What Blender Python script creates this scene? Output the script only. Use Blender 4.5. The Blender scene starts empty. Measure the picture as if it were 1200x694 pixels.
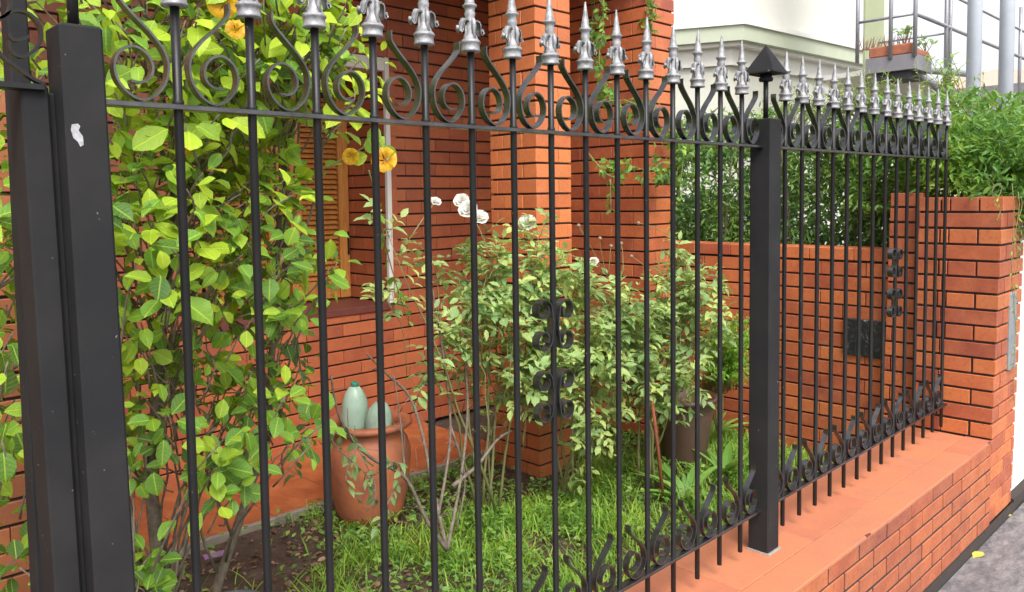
import bpy, bmesh, math, random
import numpy as np
from mathutils import Vector, Matrix, noise

random.seed(7); rng = np.random.default_rng(7)
S = bpy.context.scene
COL = S.collection
PI = math.pi

# ------------------------------------------------------------------ camera
H = 1.245                       # eye height above the ledge of the low wall (z = 0)
YAW, PITCH, ROLL = 0.8059846, 0.0610287, -0.0151476
FPX, CX, CY = 939.917, 576.66, 289.09        # for a 1200 px wide frame
Fv = np.array([math.cos(YAW)*math.cos(PITCH), math.sin(YAW)*math.cos(PITCH), -math.sin(PITCH)])
Rt = np.array([math.sin(YAW), -math.cos(YAW), 0.0]); Up = np.cross(Rt, Fv)
Rv = Rt*math.cos(ROLL)+Up*math.sin(ROLL); Uv = -Rt*math.sin(ROLL)+Up*math.cos(ROLL)
cam_d = bpy.data.cameras.new('camera'); cam = bpy.data.objects.new('camera', cam_d); COL.objects.link(cam)
M = Matrix.Identity(4)
for i in range(3):
    M[i][0] = Rv[i]; M[i][1] = Uv[i]; M[i][2] = -Fv[i]
M[2][3] = H
cam.matrix_world = M
cam_d.sensor_width = 36; cam_d.lens = FPX/1200*36
cam_d.shift_x = (600-CX)/1200; cam_d.shift_y = -(347-CY)/1200
cam_d.clip_start = 0.02; cam_d.clip_end = 2000
S.camera = cam
C0 = np.array([0, 0, H])

# ------------------------------------------------------------------ light
SUN_EL, SUN_AZ = math.radians(52), math.radians(-118)    # towards the street side, behind the camera's left
W = bpy.data.worlds.new('World'); S.world = W; W.use_nodes = True
nt = W.node_tree; nt.nodes.clear()
sky = nt.nodes.new('ShaderNodeTexSky'); sky.sky_type = 'NISHITA'; sky.sun_disc = False
sky.sun_elevation = SUN_EL; sky.sun_rotation = PI/2-SUN_AZ; sky.air_density = 1.0; sky.dust_density = 4.0; sky.ozone_density = 1.0
hsv = nt.nodes.new('ShaderNodeHueSaturation'); hsv.inputs['Saturation'].default_value = 0.22; hsv.inputs['Value'].default_value = 1.0
bg = nt.nodes.new('ShaderNodeBackground'); bg.inputs['Strength'].default_value = 0.15
wo = nt.nodes.new('ShaderNodeOutputWorld')
nt.links.new(sky.outputs[0], hsv.inputs['Color']); nt.links.new(hsv.outputs[0], bg.inputs[0]); nt.links.new(bg.outputs[0], wo.inputs[0])
sl = bpy.data.lights.new('sun', 'SUN'); sl.energy = 1.15; sl.angle = math.radians(28); sl.color = (1.0, 0.95, 0.88)
so = bpy.data.objects.new('sun', sl); COL.objects.link(so)
sd = Vector((math.cos(SUN_AZ)*math.cos(SUN_EL), math.sin(SUN_AZ)*math.cos(SUN_EL), math.sin(SUN_EL)))
so.rotation_euler = sd.to_track_quat('Z', 'Y').to_euler(); so.location = (0, 0, 20)
S.view_settings.view_transform = 'Standard'; S.view_settings.look = 'None'
S.view_settings.exposure = 1.1; S.view_settings.gamma = 1

# ------------------------------------------------------------------ pixel <-> world, for measured distances
def ray(u, v): return Fv+Rv*(u-CX)/FPX-Uv*(v-CY)/FPX
def atY(u, v, Y): r = ray(u, v); return Vector(C0+r*Y/r[1])
def atX(u, v, X): r = ray(u, v); return Vector(C0+r*X/r[0])
def atZ(u, v, Z): r = ray(u, v); return Vector(C0+r*(Z-H)/r[2])
def atD(u, v, D): return Vector(C0+ray(u, v)*D)
def px(P):
    q = np.asarray(P, float)-C0; z = q@Fv; z1 = np.where(z > .05, z, .05)
    return CX+FPX*(q@Rv)/z1, CY-FPX*(q@Uv)/z1, z
def seen_size(P, size):
    u, v, z = px(P)
    ok = (z > .1) & (u > -30) & (u < 1230) & (v > -30) & (v < 724)
    return np.where(ok, size*FPX/np.maximum(z, .1), 0)

# ------------------------------------------------------------------ tagging
def tag(o, label=None, cat=None, group=None, kind=None):
    if label: o['label'] = label
    if cat: o['category'] = cat
    if group: o['group'] = group
    if kind: o['kind'] = kind
    return o
def empty(name, loc, label, cat, group=None):
    o = bpy.data.objects.new(name, None); o.empty_display_size = .05; COL.objects.link(o); o.location = loc
    return tag(o, label, cat, group)
def link(name, me, parent=None, mat=None, loc=None, rot=None, scale=None):
    if mat is not None and len(me.materials) == 0: me.materials.append(mat)
    o = bpy.data.objects.new(name, me); COL.objects.link(o)
    if parent is not None:
        o.parent = parent
        # children keep world coordinates: parents are unrotated, so subtract their location
        off = Vector((0, 0, 0)); p = parent
        while p is not None: off += p.location; p = p.parent
        o.location = Vector(loc or (0, 0, 0))-off
    else: o.location = loc or (0, 0, 0)
    if rot is not None: o.rotation_euler = rot
    if scale is not None: o.scale = (scale, scale, scale) if isinstance(scale, (int, float)) else scale
    return o

# ------------------------------------------------------------------ mesh helpers
class MB:
    def __init__(s): s.v = []; s.f = []; s.sm = []
    def add(s, vs, fs, smooth=False):
        n = len(s.v); s.v += [tuple(a) for a in vs]; s.f += [tuple(i+n for i in f) for f in fs]; s.sm += [smooth]*len(fs)
    def box(s, a, b, shear=0):
        x0, y0, z0 = a; x1, y1, z1 = b
        vs = [(x, y, z) for z in (z0, z1) for y in (y0, y1) for x in (x0, x1)]
        s.add(vs, [(0, 2, 3, 1), (4, 5, 7, 6), (0, 1, 5, 4), (2, 6, 7, 3), (0, 4, 6, 2), (1, 3, 7, 5)])
    def bbox(s, a, b, bev):
        me = bevel_box((b[0]-a[0], b[1]-a[1], b[2]-a[2]), bev)
        c = [(a[i]+b[i])/2 for i in range(3)]
        s.add([(v.co.x+c[0], v.co.y+c[1], v.co.z+c[2]) for v in me.vertices], [tuple(p.vertices) for p in me.polygons])
    def prism(s, pts, z0, z1):
        n = len(pts); vs = [(x, y, z0) for x, y in pts]+[(x, y, z1) for x, y in pts]
        s.add(vs, [tuple(range(n-1, -1, -1)), tuple(range(n, 2*n))]+[(i, (i+1) % n, n+(i+1) % n, n+i) for i in range(n)])
    def tube(s, P, R, n=6, cap=True):
        P = [Vector(p) for p in P]; m = len(P)
        if isinstance(R, (int, float)): R = [R]*m
        up = None; rings = []
        for i, p in enumerate(P):
            t = (P[min(i+1, m-1)]-P[max(i-1, 0)])
            if t.length < 1e-9: t = Vector((0, 0, 1))
            t.normalize()
            if up is None: up = t.orthogonal().normalized()
            up = (up-t*up.dot(t))
            up = up.normalized() if up.length > 1e-6 else t.orthogonal().normalized()
            b = t.cross(up)
            rings.append([p+(up*math.cos(2*PI*k/n)+b*math.sin(2*PI*k/n))*R[i] for k in range(n)])
        vs = [q for r in rings for q in r]
        fs = [(i*n+k, i*n+(k+1) % n, (i+1)*n+(k+1) % n, (i+1)*n+k) for i in range(m-1) for k in range(n)]
        if cap: fs += [tuple(range(n-1, -1, -1)), tuple((m-1)*n+k for k in range(n))]
        s.add(vs, fs, True)
    def ribbon(s, P, wdir, w, t):
        """flat bar bent along P; wdir = direction of its width"""
        P = [Vector(p) for p in P]; m = len(P); wd = Vector(wdir).normalized(); vs = []
        for i, p in enumerate(P):
            tg = (P[min(i+1, m-1)]-P[max(i-1, 0)]).normalized(); nrm = tg.cross(wd).normalized()
            for a, b in ((-1, -1), (1, -1), (1, 1), (-1, 1)): vs.append(p+wd*(a*w/2)+nrm*(b*t/2))
        fs = [(i*4+k, i*4+(k+1) % 4, (i+1)*4+(k+1) % 4, (i+1)*4+k) for i in range(m-1) for k in range(4)]
        fs += [(3, 2, 1, 0), tuple((m-1)*4+k for k in range(4))]
        s.add(vs, fs)
    def lathe(s, prof, c=(0, 0, 0), n=16, cap=True):
        vs = [(c[0]+r*math.cos(2*PI*k/n), c[1]+r*math.sin(2*PI*k/n), c[2]+z) for r, z in prof for k in range(n)]
        m = len(prof); fs = [(i*n+k, i*n+(k+1) % n, (i+1)*n+(k+1) % n, (i+1)*n+k) for i in range(m-1) for k in range(n)]
        if cap: fs += [tuple(range(n-1, -1, -1)), tuple((m-1)*n+k for k in range(n))]
        s.add(vs, fs, True)
    def mesh(s, name='mesh', mat=None):
        me = bpy.data.meshes.new(name); me.from_pydata(s.v, [], s.f); me.update()
        me.polygons.foreach_set('use_smooth', s.sm)
        if mat: me.materials.append(mat)
        return me
    def build(s, name, mat, parent=None, loc=None, **k):
        """vertices are in world coordinates unless loc is given"""
        return link(name, s.mesh(name, mat), parent, loc=loc, **k)
_bb = {}
def bevel_box(size, bev=.003, mat=None):
    key = tuple(round(a, 4) for a in size)+(bev, mat.name if mat else None)
    if key in _bb: return _bb[key]
    bm = bmesh.new(); bmesh.ops.create_cube(bm, size=1)
    for v in bm.verts: v.co = Vector((v.co.x*size[0], v.co.y*size[1], v.co.z*size[2]))
    if bev: bmesh.ops.bevel(bm, geom=bm.edges[:], offset=bev, segments=1, affect='EDGES')
    me = bpy.data.meshes.new('box'); bm.to_mesh(me); bm.free()
    if mat: me.materials.append(mat)
    _bb[key] = me; return me
def np_mesh(name, V, F, mat, uv=None, tone=None, smooth=True):
    V = np.asarray(V, np.float32); F = np.asarray(F, np.int32)
    me = bpy.data.meshes.new(name); me.vertices.add(len(V)); me.vertices.foreach_set('co', V.ravel())
    k = F.shape[1]; me.loops.add(F.size); me.loops.foreach_set('vertex_index', F.ravel())
    me.polygons.add(len(F)); me.polygons.foreach_set('loop_start', np.arange(0, F.size, k, dtype=np.int32))
    me.polygons.foreach_set('loop_total', np.full(len(F), k, np.int32))
    me.polygons.foreach_set('use_smooth', np.full(len(F), smooth))
    if uv is not None:
        l = me.uv_layers.new(name='UVMap'); l.data.foreach_set('uv', np.asarray(uv, np.float32)[F.ravel()].ravel())
    if tone is not None:
        a = me.attributes.new('tone', 'FLOAT', 'POINT'); a.data.foreach_set('value', np.asarray(tone, np.float32))
    me.update(); me.validate(); me.materials.append(mat); return me

# ------------------------------------------------------------------ materials
class NB:
    def __init__(s, name):
        s.m = bpy.data.materials.new(name); s.m.use_nodes = True; s.t = s.m.node_tree; s.t.nodes.clear()
        s.out = s.t.nodes.new('ShaderNodeOutputMaterial'); s.p = s.n('ShaderNodeBsdfPrincipled'); s.l(s.p.outputs[0], s.out.inputs[0])
    def n(s, t, **k):
        o = s.t.nodes.new(t)
        for a, b in k.items(): setattr(o, a, b)
        return o
    def l(s, a, b): s.t.links.new(a, b)
    def set(s, **k):
        for a, b in k.items(): s.p.inputs[a.replace('_', ' ')].default_value = b
    def coord(s, kind='Object'): return s.n('ShaderNodeTexCoord').outputs[kind]
    def geo(s): return s.n('ShaderNodeNewGeometry').outputs['Position']
    def noise(s, vec, scale, detail=4, rough=.55, dist=0):
        o = s.n('ShaderNodeTexNoise'); o.inputs['Scale'].default_value = scale; o.inputs['Detail'].default_value = detail
        o.inputs['Roughness'].default_value = rough; o.inputs['Distortion'].default_value = dist
        s.l(vec, o.inputs['Vector']); return o.outputs['Fac']
    def ramp(s, fac, stops, interp='LINEAR'):
        o = s.n('ShaderNodeValToRGB'); e = o.color_ramp.elements; o.color_ramp.interpolation = interp
        while len(e) < len(stops): e.new(.5)
        for q, (p, c) in zip(e, stops):
            q.position = p; q.color = (*c, 1) if len(c) == 3 else c
        s.l(fac, o.inputs[0]); return o.outputs[0]
    def mix(s, fac, a, b, mode='MIX'):
        o = s.n('ShaderNodeMix', data_type='RGBA', blend_type=mode)
        for sock, val in ((o.inputs[0], fac), (o.inputs[6], a), (o.inputs[7], b)):
            if hasattr(val, 'is_output') or isinstance(val, bpy.types.NodeSocket): s.l(val, sock)
            else: sock.default_value = val if isinstance(val, (int, float)) else (*val, 1)
        return o.outputs[2]
    def math(s, op, a, b=0.0, c=None):
        o = s.n('ShaderNodeMath', operation=op)
        for sock, val in zip(o.inputs, (a, b) if c is None else (a, b, c)):
            if isinstance(val, bpy.types.NodeSocket): s.l(val, sock)
            else: sock.default_value = val
        return o.outputs[0]
    def bump(s, h, strength=.3, dist=.002):
        o = s.n('ShaderNodeBump'); o.inputs['Strength'].default_value = strength; o.inputs['Distance'].default_value = dist
        s.l(h, o.inputs['Height']); s.l(o.outputs[0], s.p.inputs['Normal'])
    def color(s, c): s.l(c, s.p.inputs['Base Color'])

def brick_mat(name, stops, rough=.42, grain=1.0):
    b = NB(name); pos = b.geo()
    oi = b.n('ShaderNodeObjectInfo'); isl = b.n('ShaderNodeNewGeometry').outputs['Random Per Island']
    r = b.math('FRACT', b.math('ADD', oi.outputs['Random'], isl))
    c = b.ramp(r, stops)
    n1 = b.noise(pos, 9, 5, .6); n2 = b.noise(pos, 60, 4, .65); n3 = b.noise(pos, 330, 3, .6)
    c = b.mix(b.math('MULTIPLY', b.ramp(n1, [(.35, (0, 0, 0)), (.75, (1, 1, 1))]), .45*grain), c, (.72, .24, .09))
    c = b.mix(b.math('MULTIPLY', b.ramp(n2, [(.5, (0, 0, 0)), (.78, (1, 1, 1))]), .55*grain), c, (.17, .045, .03))
    c = b.mix(b.math('MULTIPLY', b.ramp(n3, [(.62, (0, 0, 0)), (.75, (1, 1, 1))]), .35*grain), c, (.09, .03, .022))
    n4 = b.noise(pos, 2.3, 6, .65)
    c = b.mix(b.math('MULTIPLY', b.ramp(n4, [(.42, (0, 0, 0)), (.68, (1, 1, 1))]), .30), c, (.20, .075, .05))
    c = b.mix(b.math('MULTIPLY', b.ramp(b.noise(pos, 5.1, 7, .75), [(.60, (0, 0, 0)), (.72, (1, 1, 1))]), .22), c, (.50, .36, .28))
    b.color(c); b.l(b.ramp(n2, [(.3, (rough-.08,)*3), (.8, (rough+.2,)*3)]), b.p.inputs['Roughness'])
    b.bump(b.math('ADD', n2, b.math('MULTIPLY', n3, .5)), .35, .002); return b.m
RED = [(0, (.27, .060, .036)), (.12, (.35, .078, .038)), (.45, (.43, .105, .042)), (.75, (.49, .130, .046)), (1, (.55, .165, .052))]
ORANGE = [(0, (.46, .125, .042)), (.5, (.54, .158, .050)), (1, (.60, .19, .06))]
BROWN = [(0, (.27, .088, .036)), (.5, (.33, .108, .042)), (1, (.39, .135, .05))]
DEEP = [(0, (.34, .090, .045)), (.5, (.44, .120, .052)), (1, (.51, .150, .060))]
M_brick = brick_mat('brick_glazed', RED)
M_brick_or = brick_mat('brick_orange', ORANGE, .5, .7)
M_brick_brown = brick_mat('brick_brown', BROWN, .5, .6)
M_brick_deep = brick_mat('brick_deep_red', DEEP, .4, .6)
def simple(name, col, rough=.6, metal=0, n_scale=None, n_amt=.25, col2=None, bump=.0, bscale=80):
    b = NB(name); b.set(Roughness=rough, Metallic=metal); b.p.inputs['Base Color'].default_value = (*col, 1)
    pos = b.geo()
    if n_scale:
        n = b.noise(pos, n_scale, 5, .6)
        b.color(b.mix(b.math('MULTIPLY', b.ramp(n, [(.35, (0, 0, 0)), (.7, (1, 1, 1))]), n_amt*2 if n_amt < .5 else 1), col, col2 or tuple(c*.6 for c in col)))
    if bump: b.bump(b.noise(pos, bscale, 4, .6), bump, .003)
    return b.m
M_mortar = simple('dark_mortar', (.045, .034, .03), .95, n_scale=30, bump=.4)
M_iron = simple('black_iron_paint', (.008, .008, .009), .42, n_scale=14, n_amt=.4, col2=(.014, .013, .014), bump=.06, bscale=240)
M_iron_post = simple('black_post_paint', (.020, .020, .022), .7, n_scale=6, n_amt=.5, col2=(.03, .029, .029), bump=.04, bscale=160)
def specks(m, thr, col):
    t = m.node_tree; p = t.nodes['Principled BSDF']; g = t.nodes.new('ShaderNodeNewGeometry'); n = t.nodes.new('ShaderNodeTexNoise'); n.inputs['Scale'].default_value = 85; n.inputs['Detail'].default_value = 3
    rp = t.nodes.new('ShaderNodeValToRGB'); rp.color_ramp.elements[0].position = thr; rp.color_ramp.elements[1].position = thr+.02
    mx = t.nodes.new('ShaderNodeMix'); mx.data_type = 'RGBA'; old = p.inputs['Base Color'].links[0].from_socket
    t.links.new(g.outputs['Position'], n.inputs['Vector']); t.links.new(n.outputs['Fac'], rp.inputs[0]); t.links.new(rp.outputs[0], mx.inputs[0]); t.links.new(old, mx.inputs[6]); mx.inputs[7].default_value = (*col, 1); t.links.new(mx.outputs[2], p.inputs['Base Color'])
specks(M_iron_post, .745, (.22, .18, .15)); specks(M_iron, .72, (.12, .07, .045))
M_iron.node_tree.nodes['Principled BSDF'].inputs['Specular IOR Level'].default_value = .38
M_iron_post.node_tree.nodes['Principled BSDF'].inputs['Specular IOR Level'].default_value = .12
M_scroll = simple('sky_sheen_iron_paint', (.15, .15, .155), .27, .85, n_scale=22, n_amt=.45, col2=(.07, .067, .07), bump=.06, bscale=240)  # paler metallic copy of the black paint; sky sheen put into its colour
M_silver = simple('silver_paint', (.36, .36, .375), .5, .3, n_scale=70, n_amt=.45, col2=(.13, .13, .135), bump=.25, bscale=300)
M_chip = simple('chipped_paint', (.45, .45, .47), .6, n_scale=160, n_amt=.6)
M_concrete = simple('grey_cement', (.30, .29, .27), .9, n_scale=18, bump=.3)
M_stoneblk = None
def coping():
    b = NB('terracotta_coping'); pos = b.geo()
    oi = b.n('ShaderNodeObjectInfo')
    c = b.ramp(oi.outputs['Random'], [(0, (.44, .145, .075)), (1, (.50, .175, .085))])
    n1 = b.noise(pos, 7, 5, .6); n2 = b.noise(pos, 40, 5, .65)
    c = b.mix(b.math('MULTIPLY', b.ramp(n1, [(.4, (0, 0, 0)), (.7, (1, 1, 1))]), .5), c, (.54, .19, .085))
    c = b.mix(b.math('MULTIPLY', b.ramp(n2, [(.5, (0, 0, 0)), (.75, (1, 1, 1))]), .4), c, (.36, .12, .08))
    n3 = b.noise(pos, 3, 7, .7, .8)
    c = b.mix(b.math('MULTIPLY', b.ramp(n3, [(.5, (0, 0, 0)), (.66, (1, 1, 1))]), .38), c, (.30, .14, .10))
    n5 = b.noise(pos, 140, 4, .7)
    c = b.mix(b.math('MULTIPLY', b.ramp(n5, [(.60, (0, 0, 0)), (.7, (1, 1, 1))]), .5), c, (.20, .10, .075))
    b.color(c); b.set(Roughness=.7); b.bump(b.math('ADD', n2, b.math('MULTIPLY', n5, .6)), .3, .002); return b.m
M_coping = coping()
def tile():
    b = NB('glossy_terracotta_tile'); pos = b.geo(); n = b.noise(pos, 5, 5, .6, 1.5); n2 = b.noise(pos, 26, 4, .6)
    c = b.ramp(n, [(.3, (.25, .065, .026)), (.55, (.40, .125, .042)), (.75, (.50, .19, .07))])
    c = b.mix(b.math('MULTIPLY', n2, .3), c, (.25, .06, .03)); b.color(c); b.set(Roughness=.28); b.bump(n2, .05, .002); return b.m
M_tile = tile()
def sidewalk():
    b = NB('slate_pavement'); pos = b.geo()
    mp = b.n('ShaderNodeMapping'); b.l(pos, mp.inputs[0]); mp.inputs['Scale'].default_value = (1, 2.2, 1); mp.inputs['Rotation'].default_value = (0, 0, .5)
    n = b.noise(mp.outputs[0], 11, 12, .80, .25); n2 = b.noise(pos, 46, 5, .7); 
    c = b.ramp(n, [(.3, (.035, .036, .042)), (.45, (.12, .12, .13)), (.56, (.24, .23, .235)), (.7, (.40, .37, .37))])
    c = b.mix(b.math('MULTIPLY', n2, .5), c, (.12, .10, .10)); b.color(c); b.set(Roughness=.55)
    b.bump(b.math('ADD', n, b.math('MULTIPLY', n2, .3)), .6, .008); return b.m
M_walk = sidewalk()
def soil():
    b = NB('garden_soil'); pos = b.geo(); n = b.noise(pos, 12, 8, .7); n2 = b.noise(pos, 90, 5, .7)
    c = b.ramp(n, [(.3, (.045, .028, .02)), (.55, (.10, .06, .042)), (.75, (.17, .12, .085))])
    c = b.mix(b.math('MULTIPLY', n2, .6), c, (.07, .045, .03)); b.color(c); b.set(Roughness=.95); b.bump(n2, .8, .01); return b.m
M_soil = soil()
M_wood = None
def wood():
    b = NB('varnished_orange_wood'); pos = b.coord('Object'); mp = b.n('ShaderNodeMapping'); b.l(b.geo(), mp.inputs[0]); mp.inputs['Scale'].default_value = (14, 14, 1.2)
    n = b.noise(mp.outputs[0], 5, 6, .6, .8); c = b.ramp(n, [(.3, (.42, .15, .035)), (.6, (.62, .27, .07)), (.8, (.7, .34, .1))]); b.color(c); b.set(Roughness=.35); return b.m
M_wood = wood()
M_sill = simple('dark_red_sill', (.17, .055, .045), .4, n_scale=20)
M_white = simple('off_white_paint', (.74, .73, .68), .7, n_scale=8, n_amt=.1, col2=(.6, .59, .55))
M_render = simple('cream_render', (.66, .645, .59), .8, n_scale=9, n_amt=.2, col2=(.60, .585, .53))
M_fascia = simple('sage_green_fascia', (.46, .50, .38), .7, n_scale=3, n_amt=.1)
M_olive = simple('olive_render', (.40, .44, .27), .8, n_scale=3, n_amt=.1)
M_lowroof = simple('grey_beige_render', (.58, .58, .50), .8, n_scale=3, n_amt=.15)
M_steel = simple('grey_steel', (.34, .34, .37), .5, .4, n_scale=10)
M_column = simple('pale_blue_steel', (.50, .54, .60), .5, .1, n_scale=4, n_amt=.15)
M_slab = simple('grey_concrete_slab', (.24, .23, .25), .8, n_scale=5)
M_rooftile = simple('tan_roof', (.52, .38, .30), .85, n_scale=12)
M_terra = simple('terracotta_pot', (.50, .155, .065), .6, n_scale=9, n_amt=.5, col2=(.27, .10, .065), bump=.35, bscale=60)
M_brownpot = simple('brown_plastic_pot', (.13, .075, .06), .45, n_scale=8)
M_redpot = simple('red_plastic_pot', (.38, .05, .035), .45, n_scale=8)
M_rust = simple('rusty_iron', (.26, .075, .035), .85, n_scale=50, bump=.4)
M_bark = simple('grey_bark', (.22, .18, .14), .9, n_scale=40, n_amt=.45, col2=(.10, .075, .055), bump=.6, bscale=120)
M_cane = simple('green_cane', (.20, .24, .09), .6, n_scale=30, n_amt=.4, col2=(.22, .13, .07))
M_deadtwig = simple('dry_twig', (.28, .20, .13), .9, n_scale=60, n_amt=.3)
def plaque():
    b = NB('black_slate'); pos = b.geo(); n = b.noise(pos, 16, 6, .6, 2.5)
    c = b.ramp(n, [(.5, (.018, .02, .024)), (.62, (.05, .055, .06)), (.70, (.42, .44, .47)), (.76, (.05, .05, .055))]); b.color(c); b.set(Roughness=.3); return b.m
M_plaque = plaque()
def bottle_mat():
    b = NB('pale_green_plastic'); pos = b.geo(); n = b.noise(pos, 14, 4, .6)
    b.color(b.ramp(n, [(.3, (.34, .50, .38)), (.5, (.46, .63, .50)), (.8, (.54, .70, .57))])); b.set(Roughness=.25)
    b.p.inputs['Transmission Weight'].default_value = .15; return b.m
M_bottle = bottle_mat(); M_cap = simple('green_cap', (.03, .25, .16), .35)

def leaf_mat(name, old, mid, young, veins=.5, trans=.35, vein_scale=1.0, rough=.42, back=None):
    b = NB(name); at = b.n('ShaderNodeAttribute', attribute_name='tone'); uv = b.n('ShaderNodeUVMap'); uv.uv_map = 'UVMap'
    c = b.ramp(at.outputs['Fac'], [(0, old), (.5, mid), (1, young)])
    sep = b.n('ShaderNodeSeparateXYZ'); b.l(uv.outputs[0], sep.inputs[0])
    y = b.math('ABSOLUTE', b.math('SUBTRACT', sep.outputs[1], .5))
    # side veins run obliquely from the midrib
    w = b.math('FRACT', b.math('MULTIPLY', b.math('SUBTRACT', sep.outputs[0], b.math('MULTIPLY', y, .55)), 6.5))
    w = b.math('ABSOLUTE', b.math('SUBTRACT', w, .5))
    side = b.ramp(w, [(0, (1, 1, 1)), (.10, (0, 0, 0))]); midr = b.ramp(y, [(.012, (1, 1, 1)), (.05, (0, 0, 0))])
    v = b.math('MAXIMUM', b.math('MULTIPLY', side, .6), midr)
    n = b.noise(b.geo(), 55, 3, .6)
    c = b.mix(b.math('MULTIPLY', n, .35), c, tuple(a*.45 for a in mid))
    n9 = b.noise(b.geo(), 21, 4, .7); c = b.mix(b.math('MULTIPLY', b.ramp(n9, [(.66, (0, 0, 0)), (.72, (1, 1, 1))]), .7 if veins else 0), c, (.30, .20, .06))
    c = b.mix(b.math('MULTIPLY', v, veins), c, tuple(min(1, a*1.35+.03) for a in young))
    b.color(c); b.set(Roughness=rough)
    b.bump(b.math('SUBTRACT', b.noise(b.geo(), 90, 2, .5), b.math('MULTIPLY', v, .8)), .5, .003)
    tr = b.n('ShaderNodeBsdfTranslucent'); b.l(b.mix(.5, c, young), tr.inputs[0]); ms = b.n('ShaderNodeMixShader'); ms.inputs[0].default_value = trans
    b.l(b.p.outputs[0], ms.inputs[1]); b.l(tr.outputs[0], ms.inputs[2]); b.l(ms.outputs[0], b.out.inputs[0]); return b.m
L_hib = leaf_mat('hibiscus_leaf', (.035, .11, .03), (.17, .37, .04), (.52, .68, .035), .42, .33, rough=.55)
L_rose = leaf_mat('rose_leaf', (.10, .23, .09), (.30, .48, .18), (.60, .70, .20), .2, .34)
L_vine = leaf_mat('vine_leaf', (.07, .15, .06), (.17, .30, .11), (.40, .52, .18), .4, .3)
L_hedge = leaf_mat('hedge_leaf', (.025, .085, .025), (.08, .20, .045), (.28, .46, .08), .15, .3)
L_jas = leaf_mat('jasmine_leaf', (.03, .12, .025), (.12, .30, .045), (.44, .62, .08), .15, .36)
L_fern = leaf_mat('fern_leaf', (.08, .24, .02), (.16, .42, .03), (.34, .62, .05), 0, .4)
L_grass = leaf_mat('grass_blade', (.08, .20, .03), (.24, .47, .045), (.50, .68, .09), 0, .35)
L_cover = leaf_mat('cover_leaf', (.07, .20, .04), (.17, .37, .06), (.38, .54, .10), .15, .3)
L_litter = leaf_mat('dead_leaf', (.10, .05, .03), (.24, .13, .08), (.42, .27, .18), .2, .1)
L_yellow = leaf_mat('yellow_petal', (.75, .25, .01), (.85, .42, .01), (.9, .6, .03), .15, .35)
L_white = leaf_mat('white_petal', (.62, .56, .42), (.78, .76, .68), (.85, .85, .80), 0, .3)
L_purple = simple('faded_purple_plastic', (.30, .16, .32), .5)

# ------------------------------------------------------------------ leaf templates: x along, y across, z up
def template(kind):
    if kind == 'broad':      # 8 quads
        T = [0, .16, .40, .66, .87, 1.0]; Wd = [.02, .19, .36, .38, .23, .02]
        V = []; uv = []
        for t, w in zip(T, Wd):
            for s_ in (-1, 0, 1):
                V.append((t, s_*w, abs(s_)*w*.30-.30*t*t+.035*math.sin(9*t+s_))); uv.append((t, .5+.5*s_*w/.4))
    elif kind == 'oval':
        T = [0, .3, .65, 1.0]; Wd = [.03, .27, .25, .0]; V = []; uv = []
        for t, w in zip(T, Wd):
            for s_ in (-1, 0, 1): V.append((t, s_*w, abs(s_)*w*.35-.22*t*t)); uv.append((t, .5+.5*s_*w/.3))
    elif kind == 'lance':
        T = [0, .35, .7, 1.0]; Wd = [.02, .155, .13, .0]; V = []; uv = []
        for t, w in zip(T, Wd):
            for s_ in (-1, 0, 1): V.append((t, s_*w, abs(s_)*w*.45-.28*t*t)); uv.append((t, .5+.5*s_*w/.18))
    elif kind == 'small':
        T = [0, .5, 1.0]; Wd = [.03, .24, .0]; V = []; uv = []
        for t, w in zip(T, Wd):
            for s_ in (-1, 0, 1): V.append((t, s_*w, abs(s_)*w*.4-.2*t*t)); uv.append((t, .5+.5*s_*w/.3))
    elif kind == 'blade':
        T = [0, .4, .75, 1.0]; Wd = [.028, .03, .02, .002]; V = []; uv = []
        for t, w in zip(T, Wd):
            for s_ in (-1, 1): V.append((t, s_*w, -.38*t*t)); uv.append((t, .5+.5*s_))
        F = [(i*2, i*2+1, i*2+3, i*2+2) for i in range(3)]; return np.array(V), np.array(F), np.array(uv)
    elif kind == 'strap':
        T = [0, .25, .5, .75, 1.0]; Wd = [.05, .085, .10, .07, .0]; V = []; uv = []
        for t, w in zip(T, Wd):
            for s_ in (-1, 0, 1): V.append((t, s_*w, abs(s_)*w*.5-.55*t*t)); uv.append((t, .5+.5*s_*w/.12))
    n = len(T); F = []
    for i in range(n-1):
        for j in range(2): F.append((i*3+j, (i+1)*3+j, (i+1)*3+j+1, i*3+j+1))
    return np.array(V), np.array(F), np.array(uv)
TPL = {k: template(k) for k in ('broad', 'oval', 'lance', 'small', 'blade', 'strap')}
def frames(D, N):
    D = D/np.linalg.norm(D, axis=1, keepdims=True); B = np.cross(N, D); bl = np.linalg.norm(B, axis=1, keepdims=True); B = B/np.maximum(bl, 1e-5)
    N2 = np.cross(D, B); return D, B, N2
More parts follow.
